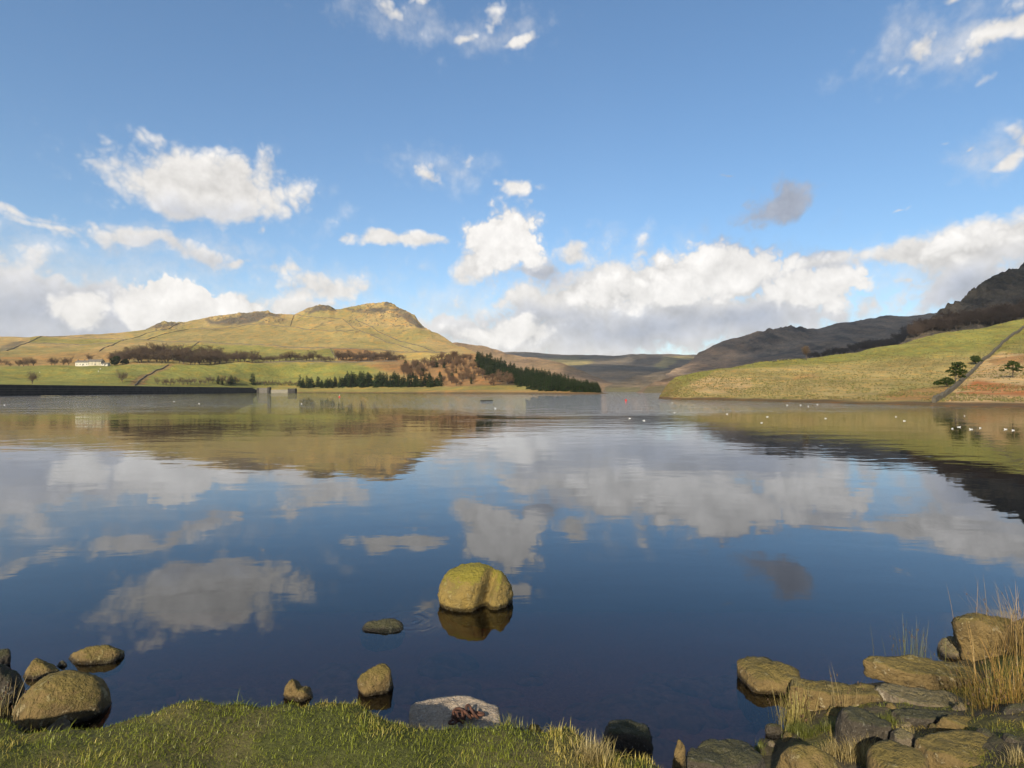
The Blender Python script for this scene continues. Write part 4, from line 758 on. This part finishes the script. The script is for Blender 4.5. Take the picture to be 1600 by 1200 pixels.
# ------------------------------------------------------------------ the near bank
EDGE = [(-400, 1120), (-40, 1122), (0, 1128), (40, 1148), (70, 1150), (110, 1142), (160, 1132), (215, 1112), (250, 1103), (300, 1098), (400, 1093), (450, 1088), (500, 1083), (560, 1087), (600, 1104), (640, 1124), (680, 1133), (720, 1137), (760, 1135), (790, 1126), (830, 1140), (850, 1146),
    (880, 1132), (920, 1142), (950, 1158), (990, 1176), (1020, 1176), (1045, 1160), (1100, 1156), (1160, 1156), (1200, 1158), (1300, 1150), (1700, 1100), (2200, 1100)]
SHORE = [(900, 1190), (1150, 1160), (1210, 1148), (1240, 1110), (1300, 1085), (1360, 1068), (1450, 1055), (1500, 1035), (1560, 985), (1620, 950), (1800, 930), (2400, 920)]
ZT = 1.14
def bank_z(X, Y, detail=True):
    Yc = np.maximum(Y, 1.3); px = X/Yc*FP+800
    Ye = (CZ-ZT)*FP/(np.interp(px, [e[0] for e in EDGE], [e[1] for e in EDGE])-H0); t = Y-Ye
    t = t+.05*fbm(X/.22, Y/.22, 17, 3); zl = np.where(t < 0, ZT-.05*np.minimum(-t, 8)*0+.035*np.minimum(-t, 30), ZT-.9*np.maximum(t, 0)-1.6*np.maximum(t, 0)**2)
    lip = .07*np.exp(-(t/.16)**2); zl = zl-lip*.6
    bed = -.22-.16*np.maximum(Y-4.2, 0)-.03*np.maximum(Y-4.2, 0)**2*.3; bed = np.maximum(bed, -3.5)
    Ys = CZ*FP/(np.interp(px, [e[0] for e in SHORE], [e[1] for e in SHORE])-H0); tr = Ys-Y
    zr = np.where(tr > 0, np.minimum(.19*tr, .20+.115*tr), .5*tr)
    w = sstep(1000, 1190, px); z = np.maximum(zl*(1-w)+np.minimum(zr, 1.15+.035*np.maximum(2-Y, 0))*w, bed)
    if detail: z = z+np.where(z > .05, .028*fbm(X/.42, Y/.42, 1, 4)+.05*fbm(X/1.4, Y/1.4, 6, 2), .03*fbm(X/.3, Y/.3, 2, 3))
    return z, px, t, w
def axis(parts): return np.concatenate([np.arange(a, b, s) for a, b, s in parts])
gx = axis([(-60, -9, 3), (-9, -5, .2), (-5, 6, .035), (6, 9, .2), (9, 61, 3)]); gy = axis([(-70, -2, 3), (-2, 1.4, .2), (1.4, 7.6, .035), (7.6, 16, .3)])
GX, GY = np.meshgrid(gx, gy); GZ, GP_, GT, GW = bank_z(GX, GY)
idx = np.arange(GX.size).reshape(GX.shape); Fc = np.stack([idx[:-1, :-1], idx[:-1, 1:], idx[1:, 1:], idx[1:, :-1]], -1).reshape(-1, 4)
n_ = fbm(GX/.5, GY/.5, 3, 4); c = np.zeros(GX.shape+(3,))+np.array((.075, .078, .024)); c = lay(c, sstep(0, .8, n_)*.6, (.13, .105, .045)); c = lay(c, GW*sstep(-.4, .5, fbm(GX/.25, GY/.25, 8, 3)), (.085, .07, .045))
c = lay(c, sstep(.02, .15, GT)*(1-GW)*.8, (.075, .055, .035)); c = lay(c, sstep(.02, -.08, GZ), (.42, .19, .135)); c = lay(c, sstep(.16, .06, GZ)*sstep(-.08, .0, GZ)*.8, (.06, .048, .032))
m_, N = material('bank_soil'); P = geo_pos(N); ca = N.n('ShaderNodeAttribute', attribute_name='Col').outputs['Color']; b1 = N.noise(P, 28, 5, .65)
finish(N, N.v('SCALE', ca, scale=N.m('MULTIPLY_ADD', b1, 1.3, .35)), .95, b1, .8, .02, .1); M['soil'] = m_
tag(obj('bank', mesh('bank', np.stack([GX, GY, GZ], -1).reshape(-1, 3), Fc, M['soil'], True, c.reshape(-1, 3))), 'grassy near bank at the water edge', kind='structure')
# ------------------------------------------------------------------ rocks
def mat_rock(name, base, dark, lichen, moss, mossamt, speck=.0, wetz=.045, sc=1.0):
    m_, N = material(name); P = N.n('ShaderNodeTexCoord').outputs['Object']; G = N.n('ShaderNodeNewGeometry'); nz = N.n('ShaderNodeSeparateXYZ', {0: G.outputs['Normal']}).outputs[2]; wz = N.n('ShaderNodeSeparateXYZ', {0: G.outputs['Position']}).outputs[2]
    a = N.noise(P, 3.5*sc, 6, .65); b_ = N.noise(P, 14*sc, 6, .7); f = N.noise(P, 60*sc, 4, .7)
    c = N.mix(N.ss(a, .32, .68), rgb(*base), rgb(*dark)); c = N.mix(N.ss(b_, .52, .72), c, N.v('SCALE', c, scale=.55))
    if lichen: c = N.mix(N.m('MULTIPLY', N.ss(N.noise(P, 7*sc, 5, .75), .575, .635), .8), c, rgb(*lichen))
    if moss: c = N.mix(N.m('MULTIPLY', N.ss(N.m('ADD', N.m('MULTIPLY', nz, .45), N.m('ADD', N.m('MULTIPLY', a, .5), N.m('MULTIPLY', b_, .35))), .62, .82), mossamt), c, rgb(*moss))
    if speck: c = N.mix(N.m('MULTIPLY', N.ss(f, .54, .64), speck), c, rgb(.55, .5, .43)); c = N.mix(N.m('MULTIPLY', N.ss(f, .46, .38), speck), c, rgb(.10, .09, .085))
    wet = N.ss(N.m('ADD', wz, N.m('MULTIPLY', b_, .06)), wetz+.035, wetz)
    c = N.mix(wet, c, N.v('SCALE', c, scale=.22)); rough = N.m('MULTIPLY_ADD', wet, -.5, .88)
    h = N.m('ADD', N.m('MULTIPLY', a, 1.0), N.m('ADD', N.m('MULTIPLY', b_, .5), N.m('MULTIPLY', f, .18)))
    finish(N, c, rough, h, 1.0, .085/sc**.3, .3); return m_
M['r_moss'] = mat_rock('mossy_yellow_rock', (.30, .21, .06), (.19, .14, .05), (.40, .32, .14), (.23, .20, .022), .8, 0, .06, 1.6)
M['r_brown'] = mat_rock('brown_gritstone', (.215, .148, .058), (.095, .067, .03), (.38, .31, .18), (.14, .115, .02), .5)
M['r_grey'] = mat_rock('grey_gritstone', (.18, .14, .09), (.095, .076, .052), (.40, .34, .25), (.12, .105, .025), .45, .15)
M['r_dark'] = mat_rock('dark_gritstone', (.075, .06, .042), (.038, .033, .026), (.25, .23, .19), (.055, .06, .014), .5, .1)
M['r_block'] = mat_rock('pitted_block_stone', (.42, .33, .24), (.31, .245, .18), None, None, 0, .42, .03)
def rock(label, px0, px1, pyt, pyb, zb=0.0, dep=.75, seed=1, mat='r_brown', style='boulder', topat=.55, bury=.2, rz=0, tilt=(0, 0), sub=4, rough=1.0, shape=None, name='rock', dY=0):
    Yn = (CZ-zb)*FP/(pyb-H0)+dY; w = (px1-px0)/FP*Yn; d = dep*w; Yc = Yn+d/2; w = (px1-px0)/FP*Yc; xc = ((px0+px1)/2-800)/FP*Yc
    zt = CZ-(pyt-H0)/FP*(Yn+d*topat); h = max(zt-zb, .05)
    V0, F0 = ICO[sub]; rng = np.random.default_rng(seed)
    if style == 'round': nrm = unit(rng.normal(0, 1, (9, 3))); dist = rng.uniform(.9, 1.05, 9)
    elif style == 'flat':
        k_ = 8; aa = (np.arange(k_)+rng.uniform(-.35, .35, k_))*2*math.pi/k_; nrm = unit(np.vstack([np.stack([np.cos(aa), np.sin(aa), rng.normal(.05, .13, k_)], 1), [(rng.normal(0, .05), rng.normal(0, .05), 1), (0, 0, -1)]])); dist = np.concatenate([rng.uniform(.74, .98, k_), [.6, .6]])
    elif style == 'boulder': nrm = unit(rng.normal(0, 1, (13, 3))); dist = rng.uniform(.66, 1.0, 13)
    else:
        nrm = np.array([(1, 0, 0), (-1, 0, 0), (0, 1, 0), (0, -1, 0), (0, 0, 1), (0, 0, -1)], float)+rng.normal(0, .17, (6, 3)); ex = unit(rng.normal(0, 1, (7, 3))*np.array([1, 1, .45])); nrm = unit(np.vstack([nrm, ex])); dist = np.concatenate([rng.uniform(.62, .76, 6), rng.uniform(.78, .98, 7)])
    dots = np.maximum(V0@nrm.T, 1e-3); rr_ = np.hstack([dist/dots, np.full((len(V0), 1), 1.0 if style == 'round' else 1.12)]); p_ = {'slab': 26.0, 'boulder': 18.0, 'round': 10.0, 'flat': 34.0}[style]; r = (np.minimum(rr_, 4)**-p_).sum(1)**(-1/p_)
    V = V0*r[:, None]
    if shape: V = shape(V, V0)
    mn, mxx = V.min(0), V.max(0); V = (V-mn)/(mxx-mn)*2-1
    H_ = h+bury; V = V*np.array([w/2, d/2, H_/2]); sz = min(w, d)
    nn = unit(V/np.array([w, d, H_])**2); s_ = sz*.18
    V = V+nn*(rough*(.055*sz*fbm(V[:, 0]/(s_*2.5)+seed, V[:, 1]/(s_*2.5), V[:, 2]/(s_*2.5), 4, .55)-.035*sz*sstep(.06, .0, np.abs(fbm(V[:, 0]/(s_*3.2)+seed*2, V[:, 1]/(s_*3.2), V[:, 2]/(s_*1.5), 3, .5)))+.03*sz*np.abs(fbm(V[:, 0]/(s_*.7)+seed, V[:, 1]/(s_*.7), V[:, 2]/(s_*.35), 3, .6))))[:, None]
    o = obj(name, mesh(name, V, F0, M[mat], True), loc=(xc, Yc, zb+(h-bury)/2), rot=(tilt[0], tilt[1], rz)); tag(o, label, 'rock'); return o
def heart(V, V0):                          # two lobes parted by a cleft that runs down the front to the right of the middle
    V = V.copy(); x = V[:, 0]-.25-.25*(V[:, 2]); g = np.exp(-(x/.15)**2)*np.clip(.6-V[:, 1]*.7, 0, 1.2)*.50*sstep(-.9, .2, V[:, 2]+.4)
    V[:, 1] += g*.9; V[:, 2] -= g*.35; V[:, 2] -= .10*np.clip(V[:, 0], 0, 1); return V
rock('rounded mossy yellow boulder with a cleft, alone in the water', 686, 801, 884, 957, 0, .85, 4, 'r_moss', 'round', topat=.5, bury=.30, sub=5, rough=.7, shape=heart)
rock('low dark wet rock barely above water left of the mossy boulder', 561, 631, 967, 992, 0, .62, 9, 'r_dark', topat=.75, bury=.25)
rock('small yellowish rock with a pointed top, in the water near the bank', 563, 614, 1041, 1086, 0, .7, 97, 'r_brown', 'slab', topat=.6, bury=.25, rz=.5, tilt=(.1, -.2))
rock('small split rock with a sharp left tip by the grass edge', 443, 490, 1060, 1097, 0, .7, 17, 'r_brown', topat=.5, bury=.25, shape=lambda V, V0: V*np.stack([np.ones(len(V)), np.ones(len(V)), 1+.5*np.sign(V[:, 0])*0-.35*np.exp(-((V[:, 0]-.1)/.3)**2)*(V[:, 2] > 0)], 1))
rock('largest smooth brown boulder at the bottom left water edge', 33, 163, 1054, 1140, 0, .8, 24, 'r_brown', 'round', topat=.5, bury=.3, sub=5, rough=.6)
rock('small dark rock behind the largest left boulder', 33, 89, 1031, 1062, 0, .6, 25, 'r_brown', topat=.5)
rock('flat topped rock farthest out in the bottom left group', 107, 189, 1008, 1039, 0, .55, 28, 'r_brown', topat=.55)
rock('tiny dark rock touching the water between two left rocks', 84, 107, 1036, 1043, 0, .5, 29, 'r_dark', topat=.6)
rock('dark rock cut by the left edge of the view', -30, 30, 1036, 1108, 0, .8, 31, 'r_dark', topat=.5)
rock('smaller dark rock at the left edge behind another', -24, 15, 1014, 1046, 0, .8, 33, 'r_dark', topat=.5)
rock('small grey rock half in the grass below the largest left boulder', 68, 108, 1122, 1145, .12, .8, 35, 'r_grey', topat=.6)
def octo(V, V0): V = V.copy(); return V
blk = rock('flat grey pitted stone block at the grass edge with a rusty chain on top', 630, 786, 1090, 1148, .56, .66, 40, 'r_block', 'flat', topat=1.0, bury=.7, sub=5, rough=.25, tilt=(.09, 0))
rock('mossy dark rock slanting out of the bank right of the stone block', 932, 1010, 1124, 1172, .22, .7, 44, 'r_dark', 'slab', topat=.7, bury=.3, tilt=(0, .25))
rock('small round stone half hidden at the bank edge right of the block', 822, 848, 1130, 1150, .2, .8, 46, 'r_brown', topat=.6)
rock('flat rock lying in the water farthest left of the right rock pile', 1163, 1241, 1029, 1094, 0, 1.3, 50, 'r_brown', 'flat', topat=.9, bury=.3, tilt=(.03, -.04), rz=.6, rough=1.0)
rock('small dark rock at the water line under the flat rock', 1196, 1232, 1128, 1152, .02, .7, 52, 'r_dark', topat=.6)
rock('long sloping tan rock with lichen spots behind the green rushes', 1226, 1388, 1064, 1118, .10, .40, 54, 'r_brown', 'flat', topat=.6, bury=.3, sub=5, tilt=(0, .12))
rock('small rounded rock between the long tan rock and the slabs', 1327, 1362, 1076, 1102, .12, .7, 56, 'r_brown', topat=.5)
rock('upper one of two flat mossy slabs reaching over the water', 1356, 1520, 1038, 1082, .22, .42, 58, 'r_brown', 'flat', topat=1.0, bury=.12, sub=5, rough=.9, dY=.2, rz=-.12, tilt=(.04, .05))
rock('lower one of two flat slabs, grey topped', 1362, 1545, 1070, 1116, .20, .38, 60, 'r_grey', 'flat', topat=1.0, bury=.25, sub=5, rough=.9, rz=-.2, tilt=(.05, .07))
rock('big upright boulder at the right edge, highest of the rock pile', 1490, 1590, 958, 1060, .15, .65, 62, 'r_brown', 'boulder', topat=.5, bury=.4, sub=5, dY=.45)
rock('squat lichened block left of the big upright boulder', 1464, 1516, 994, 1042, .05, .8, 64, 'r_grey', 'slab', topat=.6, bury=.4, dY=.25)
rock('dark sloping slab in the middle of the right rock pile', 1300, 1392, 1106, 1166, .35, .7, 66, 'r_dark', 'flat', topat=.9, bury=.3, tilt=(.1, .22), rz=.5, rough=1.2)
rock('low dark slab under the grey topped slab', 1396, 1490, 1102, 1134, .32, .45, 68, 'r_dark', 'flat', topat=.95, bury=.3, tilt=(.08, -.1), rz=-.3)
rock('flat pale rock right of the low dark slab', 1468, 1575, 1119, 1152, .38, .4, 70, 'r_brown', 'flat', topat=.95, bury=.3, tilt=(.03, .12), rz=-.25)
rock('broad slab filling the bottom right corner', 1436, 1640, 1142, 1215, .48, .5, 72, 'r_brown', 'flat', topat=.97, bury=.35, sub=5, rough=.7, rz=-.15)
rock('tan rock with a white lichen spot at the bottom edge', 1348, 1456, 1158, 1222, .52, .7, 74, 'r_brown', 'flat', topat=.85, bury=.35, tilt=(.12, -.1), rz=.4, rough=1.1)
rock('angular tan rock at the bottom edge left of the pale grass', 1216, 1322, 1158, 1216, .50, .75, 76, 'r_brown', topat=.6, bury=.35)
rock('wide dark rock with pale flecks at the bottom edge', 1056, 1210, 1160, 1216, .62, .6, 78, 'r_dark', 'flat', topat=.9, bury=.35, sub=5, tilt=(.05, .06), rz=.15)
rock('narrow tan stone standing in the grass near the bottom edge', 1050, 1072, 1156, 1190, .72, .7, 80, 'r_brown', topat=.5)
rock('small brown stone lodged between the dark slab and tan rock', 1392, 1432, 1138, 1162, .45, .8, 82, 'r_grey', topat=.7)
rock('dark stone wedged at the right edge below the tall grass', 1560, 1625, 1095, 1150, .42, .6, 84, 'r_dark', topat=.7)
frg = np.random.default_rng(91)
for i, (px, py, w_) in enumerate([(1300, 1122, 26), (1288, 1142, 22), (1330, 1150, 30), (1392, 1112, 22), (1412, 1142, 26), (1440, 1138, 20), (1462, 1150, 28), (1500, 1112, 24), (1540, 1158, 30), (1232, 1160, 24), (1206, 1172, 18), (1326, 1172, 22), (1342, 1196, 26), (1462, 1196, 24), (1580, 1168, 34), (1384, 1150, 24)]):
    p = onz(px, py, .4)
    for it in range(3): p = onz(px, py, max(float(bank_z(np.array([p.x]), np.array([p.y]))[0][0]), .05))
    rock('small stone wedged between the large rocks of the right pile', px-w_/2, px+w_/2, py-w_*.55, py, p.z-.02, .8, 200+i, ['r_brown', 'r_grey', 'r_dark'][i % 3], 'boulder', topat=.5, bury=.1, sub=3, rz=frg.uniform(0, 3))['group'] = 'small stones in the right rock pile'
# submerged stones
rng = np.random.default_rng(4); V = []; Fc = []; V0, F0 = ICO[3]
for i in range(90):
    px = rng.uniform(40, 1350); py = rng.uniform(1000, 1130); p = onz(px, py); x, y = p.x, p.y*rng.uniform(1, 1.25); z = float(bank_z(np.array([x]), np.array([y]))[0][0]); r = rng.uniform(.08, .28)
    if z > -.1: continue
    v = V0*(1+.3*vn(V0[:, 0]*1.4+i*5, V0[:, 1]*1.4, V0[:, 2]*1.4))[:, None]*np.array([r*1.4, r, min(r*.5, -z*.5)])+np.array([x, y, z]); Fc.append(F0+len(V)*len(V0)); V.append(v)
tag(obj('submerged_stones', mesh('submerged_stones', np.vstack(V), np.vstack(Fc), mat_simple('submerged_stone', (.42, .22, .14), (.22, .12, .08), 6))), 'brownish stones lying under the shallow water by the bank', 'stones', kind='stuff')
# ------------------------------------------------------------------ rusty chain on the block
M['rust'] = mat_simple('rusty_iron', (.12, .052, .032), (.05, .028, .022), 25, .85, .004)
def link_mesh(L, Wd, r):
    b = MB(); n = 14; pts = []
    for i in range(n):
        t = 2*math.pi*i/n; pts.append(Vector((math.cos(t)*Wd/2, math.sin(t)*Wd/2+(L-Wd)/2*(1 if math.sin(t) >= 0 else -1), 0)))
    V = []; Fc2 = []
    for i, p in enumerate(pts):
        d = (pts[(i+1) % n]-pts[i-1]).normalized(); a = Vector((0, 0, 1)); q = d.cross(a)
        for k in range(6): t = k*math.pi/3; V.append(p+(a*math.cos(t)+q*math.sin(t))*r)
    for i in range(n):
        for k in range(6): Fc2.append((i*6+k, i*6+(k+1) % 6, ((i+1) % n)*6+(k+1) % 6, ((i+1) % n)*6+k))
    b.add(V, Fc2); return b.mesh('link', M['rust'], True)
bpy.context.view_layer.update()
bl = np.array([blk.matrix_world@v.co for v in blk.data.vertices]); ztop = float(np.percentile(bl[:, 2], 97))
cp = onz(728, 1120, ztop+.01); ch = tag(obj('chain', None, loc=cp), 'heap of rusty chain links on the pitted stone block', 'chain'); ch.scale = (.85, .85, .85); LK = link_mesh(.078, .046, .0105); crg = random.Random(2)
for i, (x, y, z, rx, ry, rz) in enumerate([(-.075, -.03, .012, .1, .1, .5), (-.04, -.05, .03, 1.2, .3, 1.4), (-.06, .02, .035, .5, .2, 2.4), (-.02, .0, .02, .2, 1.2, .2), (.015, -.01, .03, 1.3, .2, 2.0), (.04, .015, .015, .15, .1, 1.2), (.07, .0, .03, 1.3, .1, 1.7), (.10, .02, .014, .1, .15, 1.5), (-.03, .05, .015, .1, .1, .9), (-.09, -.07, .014, .1, .05, 2.6), (.02, .04, .03, 1.2, .2, .7)]):
    obj('link', LK, ch, (x, y*1.2, z*.75), (rx*.7, ry, rz))
b = MB(); pts = [(math.cos(t)*.045, math.sin(t)*.045, 0) for t in np.linspace(0, 6.283, 17)]; b.tube(pts, [.011]*17, 6, False); obj('ring', b.mesh('ring', M['rust'], True), ch, (-.055, -.015, .035), (.35, .2, 0))
# ------------------------------------------------------------------ grass on the bank
rng = np.random.default_rng(21); n = 560000
py_ = rng.uniform(0, 1, n); Yg = 1.95+py_*4.6; pxg = rng.uniform(-40, 1640, n); keep = rng.uniform(0, 6.55, n) < Yg; Yg, pxg = Yg[keep], pxg[keep]; Xg = (pxg-800)/FP*Yg
zg, _, tg, wg = bank_z(Xg, Yg)
patchy = fbm(Xg/.22, Yg/.22, 11, 3); rockside = sstep(1000, 1150, pxg)
ok = (zg > .16) & ((tg < .28) | (rockside > .5)) & ((rockside < .5) | (patchy > -.12+.35*rng.uniform(-1, 1, len(Xg))))
ok &= ~((rockside > .5) & (rng.uniform(0, 1, len(Xg)) < .25))
Xg, Yg, zg, tg, pxg, patchy, rockside = [a[ok] for a in (Xg, Yg, zg, tg, pxg, patchy, rockside)]
n = len(Xg); pt = fbm(Xg/.35, Yg/.35, 4, 3); straw = sstep(.2, 1.15, pt+rng.uniform(-.55, .55, n)+.55*sstep(780, 900, pxg)*sstep(1100, 1000, pxg))
col = np.array((.17, .19, .016))*(1-straw[:, None])+np.array((.38, .295, .07))*straw[:, None]; col = col*rng.uniform(.6, 1.25, (n, 1)); col = np.where((rockside > .5)[:, None], col*np.array([1.0, .95, .9]), col)
L = rng.uniform(.010, .030, n)*(1+1.4*(rng.uniform(0, 1, n) < .04))*(1+.6*sstep(.2, .9, fbm(Xg/.18, Yg/.18, 14, 2)))*(1+.5*straw); base = np.stack([Xg, Yg, zg-.006], 1)
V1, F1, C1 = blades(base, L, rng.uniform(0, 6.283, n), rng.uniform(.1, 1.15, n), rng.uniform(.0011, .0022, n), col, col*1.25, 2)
# longer tufts and stalks
tuft = [(int(q), int(np.interp(q, [e[0] for e in EDGE], [e[1] for e in EDGE]))+random.Random(int(q)).randint(1, 22), random.Random(int(q)).randint(8, 34), random.Random(int(q)).uniform(.05, .10)) for q in range(110, 860, 17)]+[(275, 1112, 60, .13), (225, 1122, 40, .10), (255, 1112, 40, .10), (330, 1108, 12, .16), (410, 1104, 14, .18), (455, 1110, 30, .10), (500, 1096, 30, .10), (545, 1098, 20, .09), (605, 1118, 16, .14), (640, 1136, 14, .18), (815, 1134, 60, .09), (835, 1140, 30, .08), (875, 1136, 160, .14), (895, 1135, 140, .13), (860, 1146, 120, .11), (905, 1146, 120, .12),
    (960, 1160, 130, .12), (975, 1170, 150, .13), (985, 1160, 60, .15), (940, 1180, 160, .11), (930, 1195, 150, .11), (1000, 1190, 120, .12), (1040, 1165, 110, .12), (1060, 1162, 80, .10), (1030, 1185, 120, .13), (1120, 1158, 90, .07), (1160, 1156, 90, .06), (1180, 1160, 80, .07), (1390, 1128, 90, .07), (1372, 1130, 60, .06),
    (1330, 1185, 160, .13), (1345, 1180, 160, .14), (1360, 1192, 120, .12), (1300, 1178, 110, .10), (1420, 1160, 140, .10), (1440, 1170, 110, .09), (1260, 1150, 100, .09), (1290, 1140, 100, .08), (1240, 1142, 100, .09), (1500, 1190, 60, .08), (1590, 1190, 90, .09), (10, 1130, 60, .15), (25, 1125, 50, .16), (0, 1150, 70, .14)]
B = []; Lh = []; Ch = []; Le = []
for (px, py, cnt, ln) in tuft:
    p = onz(px, py, .95 if px < 1000 else .62)
    for it in range(4): zz = float(bank_z(np.array([p.x]), np.array([p.y]))[0][0]); p = onz(px, py, max(zz, .1))
    bp = np.stack([p.x+rng.normal(0, .035, cnt*2), p.y+rng.normal(0, .035, cnt*2), np.zeros(cnt*2)], 1); bp[:, 2] = bank_z(bp[:, 0], bp[:, 1])[0]-.005; B.append(bp); Lh.append(rng.uniform(.5, 1.25, cnt*2)*ln); Le.append(rng.uniform(.05, .6, cnt*2))
    k = np.array((.40, .31, .13)) if (860 <= px <= 1010 or px > 1295 or px == 275) else np.array((.24, .22, .06)); k = np.array((.15, .16, .03)) if 1100 < px < 1300 or 1370 <= px <= 1395 else k; Ch.append(k*rng.uniform(.55, 1.15, (cnt*2, 1)))
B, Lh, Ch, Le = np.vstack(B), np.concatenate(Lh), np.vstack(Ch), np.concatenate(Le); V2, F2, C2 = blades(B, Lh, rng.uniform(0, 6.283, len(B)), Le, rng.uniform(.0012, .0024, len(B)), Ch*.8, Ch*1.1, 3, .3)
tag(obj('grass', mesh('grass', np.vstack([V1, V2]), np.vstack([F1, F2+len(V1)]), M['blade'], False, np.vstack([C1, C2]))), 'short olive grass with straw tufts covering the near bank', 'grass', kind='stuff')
# ------------------------------------------------------------------ rushes
def rush(label, px, py, z, cnt, rad, ln, cols, lean=.25, name='rush_clump', cat='rushes', wid=.0022, head=True):
    p = onz(px, py, z); bp = rng.normal(0, rad, (cnt, 2)); base = np.stack([bp[:, 0], bp[:, 1], np.full(cnt, -.06)], 1); az_ = np.arctan2(bp[:, 1], bp[:, 0])+rng.normal(0, .8, cnt); mixv = rng.uniform(0, 1, (cnt, 1)); k = (np.array(cols[0])*(1-mixv)+np.array(cols[1])*mixv)*rng.uniform(.6, 1.1, (cnt, 1))
    V, Fc, Cc = blades(base, rng.uniform(.45, 1.1, cnt)*ln, az_, np.abs(rng.normal(0, lean, cnt)), np.full(cnt, wid), k*.75, k*1.1+np.array((.05, .03, .01)), 4, .12)
    o = tag(obj(name, None, loc=p), label, cat); obj('stems', mesh('stems', V, Fc, M['blade'], False, Cc), o)
    if head:
        tips = V.reshape(cnt, 9, 3)[:, 6]; sel = tips[rng.uniform(0, 1, cnt) < .4]; hv = []; hf = []; v0, f0 = ICO[2]
        for i, q in enumerate(sel[:40]): hv.append(v0*np.array([.004, .004, .012])+q); hf.append(f0+i*len(v0))
        if hv: tag(obj('seed_heads', mesh('seed_heads', np.vstack(hv), np.vstack(hf), M['seed'], True), o), kind='stuff')
    return o
M['seed'] = mat_simple('brown_seed_heads', (.13, .08, .045), (.08, .05, .03), 50)
rush('yellow green rush clump on the shore beside the long tan rock', 1243, 1128, .08, 180, .07, .36, ((.30, .28, .07), (.42, .33, .13)), .16)
rush('thin green rushes standing in the water left of the squat block', 1424, 1046, 0, 80, .10, .56, ((.10, .14, .03), (.22, .20, .06)), .08)
rush('tall golden grass clump at the right edge before the upright boulder', 1592, 1132, .30, 430, .12, .70, ((.26, .19, .04), (.40, .22, .06)), .26, 'grass_clump', 'grass')
rush('golden grass clump behind the big upright boulder at the right edge', 1606, 1010, .3, 260, .16, .6, ((.30, .22, .07), (.42, .25, .09)), .3, 'grass_clump', 'grass')
rush('green based golden grass clump right of the grey topped slab', 1560, 1124, .30, 200, .08, .42, ((.20, .20, .05), (.40, .27, .08)), .22, 'grass_clump', 'grass')
rush('straw stems sticking up among the rocks by the small rounded rock', 1318, 1118, .2, 22, .05, .45, ((.36, .28, .13), (.28, .22, .10)), .10, 'grass_clump', 'grass')
rush('dry stems rising from the grass at the lower left edge', 2, 1120, .7, 60, .06, .32, ((.34, .26, .12), (.2, .18, .06)), .3, 'grass_clump', 'grass')
# ------------------------------------------------------------------ haze
m_, N = material('haze_air'); v = N.n('ShaderNodeVolumePrincipled', {'Color': rgb(.86, .87, .91), 'Density': HAZE, 'Anisotropy': .0}); N.n('ShaderNodeOutputMaterial', {'Volume': v.outputs[0]})
b = MB(); b.box(-5200, 5200, -900, 7600, -8, 420); tag(obj('haze', b.mesh('haze', m_)), 'thin pale air over the valley', 'haze', kind='stuff')
